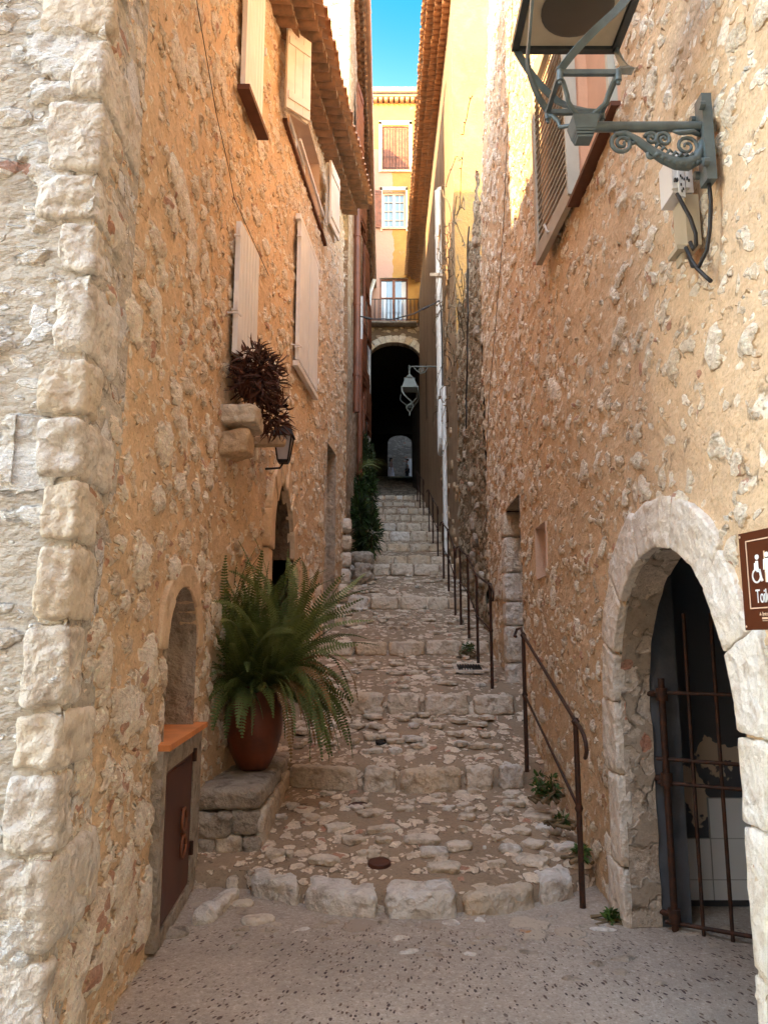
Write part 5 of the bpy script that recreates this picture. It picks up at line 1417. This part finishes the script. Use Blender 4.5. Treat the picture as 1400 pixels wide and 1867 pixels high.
for i in range(360):
    az = rg.uniform(0, 2*math.pi); q = rg.random()*.76
    el = R(rg.uniform(45, 88)) if q < .42 else R(rg.uniform(-5, 70))
    L = rg.uniform(.5, 1.3) if q < .42 else rg.uniform(.4, .85)
    if q >= .38 and math.sin(az) < -.2: L *= .62
    if math.cos(az) < -.25 and q >= .38: L *= .6     # wall side is cramped
    dr_ = rg.uniform(.1, 1.0) if q < .38 else rg.uniform(.6, 4.2)
    rq = .16*rg.random()**.5; p0 = (-1.04 + rq*math.cos(az), 6.42 + rq*math.sin(az), 1.20 + rg.uniform(-.03,.08))
    if rg.random() < .12: az += 2.2
    frond(ml if rg.random() < .38 else m, p0, az, el, L, dr_, rg.uniform(.046, .070), rg)
for i in range(24):   # long runners hanging to the right, over the steps
    az = R(rg.uniform(-70, 25)); frond(m if i % 4 else md, (-.98, 6.38, 1.20), az, R(rg.uniform(10, 50)), rg.uniform(.7, 1.12), rg.uniform(2.2, 3.6), rg.uniform(.034, .050), rg)
for i in range(22):
    az = R(rg.uniform(-60, 70)); frond(md, (-1.0, 6.42, 1.2), az, R(rg.uniform(5, 55)), rg.uniform(.6, 1.0), rg.uniform(1.5, 3.4), rg.uniform(.02, .034), rg)
for i in range(26):
    az = R(rg.uniform(225, 300)); frond(m, (-1.1, 6.30, 1.2), az, R(rg.uniform(0, 60)), rg.uniform(.4, .75), rg.uniform(1.8, 4.0), rg.uniform(.045, .062), rg)
m.build('foliage', M['fern'], PF); ml.build('foliage', M['fern_light'], PF); md.build('dry_fronds', M['fern_dry'], PF)
m = MB(); m.lathe((-1.05,6.42,1.16), [(.16,0),(.2,.06),(.14,.12),(.001,.15)], 14); m.build('root_mass', M['leaf_dark'], PF)

def blade(mb, p, d, L, w, bend, rg, seg=4, thick=.25):
    """pointed, keeled leaf"""
    p = Vector(p); d = Vector(d).normalized(); ax = d.cross(Vector((rg.uniform(-1,1), rg.uniform(-1,1), rg.uniform(-1,1)))).normalized()
    b = len(mb.v)
    for i in range(seg+1):
        t = i/seg; side = ax; nrm = side.cross(d).normalized(); ww = w*(1-t)**.8*(.6+.8*min(1,t*3))*.7
        mb.v += [tuple(p + side*ww/2), tuple(p - nrm*ww*thick), tuple(p - side*ww/2)]
        if i < seg:
            p = p + d*L/seg; d = (d + Vector((bend[0], bend[1], bend[2]))/seg).normalized(); ax = (ax - d*ax.dot(d)).normalized()
    for i in range(seg):
        a = b + 3*i; mb.f += [(a, a+1, a+4, a+3), (a+1, a+2, a+5, a+4)]
# dry spiky plant on the corbel
DP = empty('dry_plant', (-1.1, 6.25, 3.5), 'spiky dried red-brown plant hanging on the stone corbels beneath the shutter', 'plant')
rg = rnd(91); m = MB()
for i in range(760):
    u = Vector((rg.gauss(0,1), rg.gauss(0,1), rg.gauss(0,1))).normalized()
    rr = rg.random()**.5
    c = Vector((-1.07, 6.22, 3.80)) + Vector((u.x*.20*rr, u.y*.27*rr, u.z*.24*rr))
    if i % 4 == 0: c = Vector((-1.0, 6.62, 3.58)) + Vector((u.x*.13*rr, u.y*.14*rr, u.z*.20*rr))
    if c.x < XL(6.3) + .02: c.x = XL(6.3) + .04
    dd = (u + Vector((rg.uniform(-1.3,1.3), rg.uniform(-1.3,1.3), rg.uniform(-.9,1.3))))
    blade(m, c, dd, rg.uniform(.08,.17), rg.uniform(.022,.044), (rg.uniform(-1.8,1.8), rg.uniform(-1.8,1.8), rg.uniform(-2,1)), rg, 5, .35)
m.build('dried_leaves', M['dry_leaf'], DP)
m = MB(); m.rock((-1.12,6.25,3.72), (.10,.13,.13), 0, 8, 2.2, .03, 9, 5); m.build('tangled_core', M['dry_leaf'], DP, smooth=True)

def bush(name, c, rad, n, L, w, mats, label, cat, seed, strap_leaf=0, parentgroup=None, shape=1.0):
    root = empty(name, (c[0], c[1], c[2]-rad[2]), label, cat, parentgroup); rg = rnd(seed)
    ms = [MB() for _ in mats]
    lobes = [(Vector((rg.uniform(-.6,.6)*rad[0], rg.uniform(-.6,.6)*rad[1], rg.uniform(-.7,.7)*rad[2])), rg.uniform(.35,.6)) for _ in range(9)]
    for i in range(n):
        lc, lr = lobes[rg.randrange(9)]
        u = Vector((rg.gauss(0,1), rg.gauss(0,1), rg.gauss(0,1))).normalized(); rr = rg.random()**.4
        P = Vector(c) + lc + Vector((u.x*rad[0], u.y*rad[1], u.z*rad[2]))*lr*rr
        dd = u + Vector((0, -.3, rg.uniform(-.3,.6)))
        blade(ms[0 if rg.random() < .72 else len(mats)-1], P, dd, L*rg.uniform(.6,1.3), w*rg.uniform(.7,1.3), (rg.uniform(-.4,.4), rg.uniform(-.4,.4), -rg.uniform(.2,1.2)), rg, 3, .15)
    m = MB()
    for i in range(14):
        lc, lr = lobes[i % 9]; a = Vector(c) + Vector((rg.uniform(-.1,.1), rg.uniform(-.1,.1), -rad[2])); b_ = Vector(c) + lc
        m.tube([a, (a+b_)/2 + Vector((rg.uniform(-.1,.1), 0, 0)), b_], [.018,.012,.006], 5)
    m.build('stems', M['twig'], root)
    for k, q in enumerate(ms): q.build('leaves', mats[k], root)
    return root
bush('shrub', (-.34, 15.6, 3.75), (.32,.5,.75), 2200, .17, .045, [M['leaf_dark'], M['leaf_mid']], 'lowest dark leafy shrub on the left of the steps, above the rough stone trough', 'shrub', 1)
bush('shrub', (-.42, 17.6, 5.05), (.26,.6,.85), 2200, .13, .04, [M['leaf_dark'], M['leaf_mid']], 'middle dark shrub on the left, standing higher than the one by the trough', 'shrub', 2)
bush('shrub', (-.50, 20.6, 6.3), (.26,.7,.8), 1800, .12, .04, [M['leaf_dark'], M['leaf_dark']], 'uppermost dark shrub on the left, below the off-white downpipe', 'shrub', 3)
m = MB(); rg = rnd(55)
for i in range(34):
    a = rg.uniform(-1.6, 1.2); blade(m, (-.50, 15.0, 4.9), (math.cos(a)*.5, math.sin(a)*.8, 1.0), rg.uniform(.5,.85), .018, (math.cos(a)*.9, math.sin(a)*.9, -2.2), rg, 7, .2)
tag(rebase(m.build('grass_tuft', M['leaf_grass']), (-.5,15.0,4.9)), 'pale arching grass-like tuft in front of the dark shrubs', 'plant')
TR = empty('stone_trough', (-.34, 14.3, path_z(14.3)), 'rough brown stone trough at the foot of the shrubs', 'planter')
m = MB(); m.blob(lambda u,v,w: Vector((-.40+.19*u, 14.45+.22*v, path_z(14.3)+.16+.2*w)), 14, 3.0, .07, 8, 661); m.build('body', M['reveal'], TR, smooth=True)
m = MB(); m.blob(lambda u,v,w: Vector((-.42+.22*u, 14.7+.25*v, path_z(14.3)+.48+.14*w)), 10, 3.4, .04, 6, 662); m.build('rim', M['grey_stone'], TR, smooth=True)
# weeds at the foot of the right wall
for (x, y, z, s, n, lab) in ((1.25, 6.25, .50, .15, 300, 'bright green weeds below the second handrail post, at the right wall'), (1.28, 5.35, .24, .07, 90, 'small weed in the crack beside the lowest landing, at the wall'),
                        (1.30, 4.72, .05, .06, 90, 'small green weed right of the nearest handrail post'), (1.12, 10.45, 1.5, .14, 200, 'dark green weeds at the foot of the second handrail'), (1.27, 5.8, .34, .06, 80, 'little weed halfway up the edge of the lowest landing')):
    s *= .62; bush('weed', (x, y, z - s*.4), (s, s*1.5, s), int(n*.7), .05, .03, [M['leaf_mid'], M['leaf_mid']], lab, 'weed', int(y*10), 0, 'weeds along the right wall')
# dry vine on the right
m = MB(); rg = rnd(68)
for i in range(46):
    y = rg.uniform(12.2, 17.6); z = rg.uniform(6.8, 10.6) - (y-12)*.1; pts = [Vector((1.42, y, z))]
    d = Vector((0, rg.uniform(-1,1), rg.uniform(-1,.6)))
    for q in range(9):
        d = (d + Vector((rg.uniform(-.25,.12), rg.uniform(-.9,.9), rg.uniform(-.8,.7)))).normalized(); pts.append(pts[-1] + d*.16)
        pts[-1].x = min(1.46, max(1.22, pts[-1].x))
    m.tube(pts, .009, 4)
    for q in range(6): blade(m, pts[rg.randrange(9)], (rg.uniform(-1,0), rg.uniform(-1,1), rg.uniform(-1,.5)), .07, .04, (0,0,-.4), rg, 2, .1)
tag(rebase(m.build('dry_vine', M['twig']), (1.42, 14, 8)), 'tangle of dry leafless vine twigs on the right-hand walls beside the drainpipe', 'vine')

# ================================================================ people beyond the passage
def person(base, label, joints, radii, edges, skin, hairm, clothes):
    root = bpy.data.meshes.new('person')
    return root
def skinned(name, pts, rads, edges, mat, parent=None, sub=2, root=0):
    me = bpy.data.meshes.new(name); me.from_pydata([tuple(p) for p in pts], edges, []); me.materials.append(mat); me.update()
    o = bpy.data.objects.new(name, me); COL.objects.link(o)
    if parent is not None: o.parent = parent; o.matrix_parent_inverse = Matrix.Translation(-world_loc(parent))
    sk = o.modifiers.new('Skin', 'SKIN'); sk.use_smooth_shade = True
    if not me.skin_vertices: me.skin_vertices.new()
    for i, r in enumerate(rads):
        v = me.skin_vertices[0].data[i]; v.radius = (r, r) if not isinstance(r, tuple) else r; v.use_root = (i == root)
    ss = o.modifiers.new('Subsurf', 'SUBSURF'); ss.levels = sub; ss.render_levels = sub
    return o
skinm = plain('skin', (.45,.27,.19), .6, 0, .05, 4, 0)
def build_person(x, y, z, face, label, top, bottom, hair, skirt, arm_fwd, stride):
    """face: +1 walks towards +X, -1 towards -X"""
    r0 = empty('person', (x, y, z), label, 'person')
    J = [(0,0,.95),(0,0,1.12),(0,0,1.32),(0,0,1.42),(.01,0,1.50),(.02,0,1.60),(.01,0,1.68),
         (0,.09,.90),(stride*.5,.09,.50),(stride*.9,.09,.09),(stride*.9+.14,.09,.04),
         (0,-.09,.90),(-stride*.35,-.09,.50),(-stride*.9,-.09,.10),(-stride*.9+.13,-.09,.04),
         (0,.17,1.36),(.02+arm_fwd*.3,.21,1.12),(.06+arm_fwd,.18,.92),(.09+arm_fwd,.17,.84),
         (0,-.17,1.36),(-.05,-.21,1.12),(.02,-.20,.90),(.05,-.19,.82)]
    Rr = [.13,.12,.14,.09,.05,.085,.075, .085,.058,.042,.035, .085,.058,.042,.035, .055,.04,.03,.028, .055,.04,.03,.028]
    E = [(0,1),(1,2),(2,3),(3,4),(4,5),(5,6),(0,7),(7,8),(8,9),(9,10),(0,11),(11,12),(12,13),(13,14),(2,15),(15,16),(16,17),(17,18),(2,19),(19,20),(20,21),(21,22)]
    P = [(x + face*a, y + b_, z + c) for a, b_, c in J]
    skinned('body', P, Rr, E, skinm, r0)
    idx = [1,2,15,16,19,20,3]
    tp = [P[0], P[1], P[2], P[15], ((P[15][0]+P[16][0])/2, (P[15][1]+P[16][1])/2, (P[15][2]+P[16][2])/2), P[19], ((P[19][0]+P[20][0])/2, (P[19][1]+P[20][1])/2, (P[19][2]+P[20][2])/2)]
    skinned('shirt', tp, [.16,.15,.165,.075,.06,.075,.06], [(0,1),(1,2),(2,3),(3,4),(2,5),(5,6)], top, r0)
    if skirt:
        m = MB(); m.lathe((x - face*.03, y, z+.12), [(.30,0),(.27,.3),(.20,.65),(.15,.92)], 18); m.build('skirt', bottom, r0, smooth=True)
    else:
        skinned('trousers', [P[0],P[7],P[8],P[9],P[11],P[12],P[13]], [.155,.105,.08,.06,.105,.08,.06], [(0,1),(1,2),(2,3),(0,4),(4,5),(5,6)], bottom, r0)
    m = MB(); hx = x + face*.0
    m.rock((hx - face*.02, y, z+1.665), (.105,.09,.085), 0, 8, 2.2, .008, 10, 3)
    if skirt: m.rock((hx - face*.07, y, z+1.55), (.06,.08,.12), 0, 6, 2.2, .008, 10, 4)
    m.build('hair', hair, r0, smooth=True)
    m = MB(); m.rock((x + face*.115, y, z+1.595), (.018,.014,.02), 0, 4, 2.2, 0, 1, 1); m.build('nose', skinm, r0, smooth=True)
    return r0
hairm = plain('dark_hair', (.03,.018,.012), .6, 0, .1, 4, 0)
build_person(.50, 52.0, 12.35, 1, 'woman in a pinkish top and long white skirt standing beyond the passage', plain('dusty_pink_cloth', (.42,.24,.24), .8, 0, .1, 4, 0), plain('white_lilac_cloth', (.72,.66,.76), .8, 0, .08, 4, 0), hairm, True, .22, .05)
build_person(1.62, 52.4, 12.35, -1, 'man in a white T-shirt and dark trousers beyond the passage', plain('white_cloth', (.78,.78,.80), .8, 0, .05, 4, 0), plain('dark_cloth', (.04,.035,.04), .8, 0, .1, 4, 0), hairm, False, .1, .12)
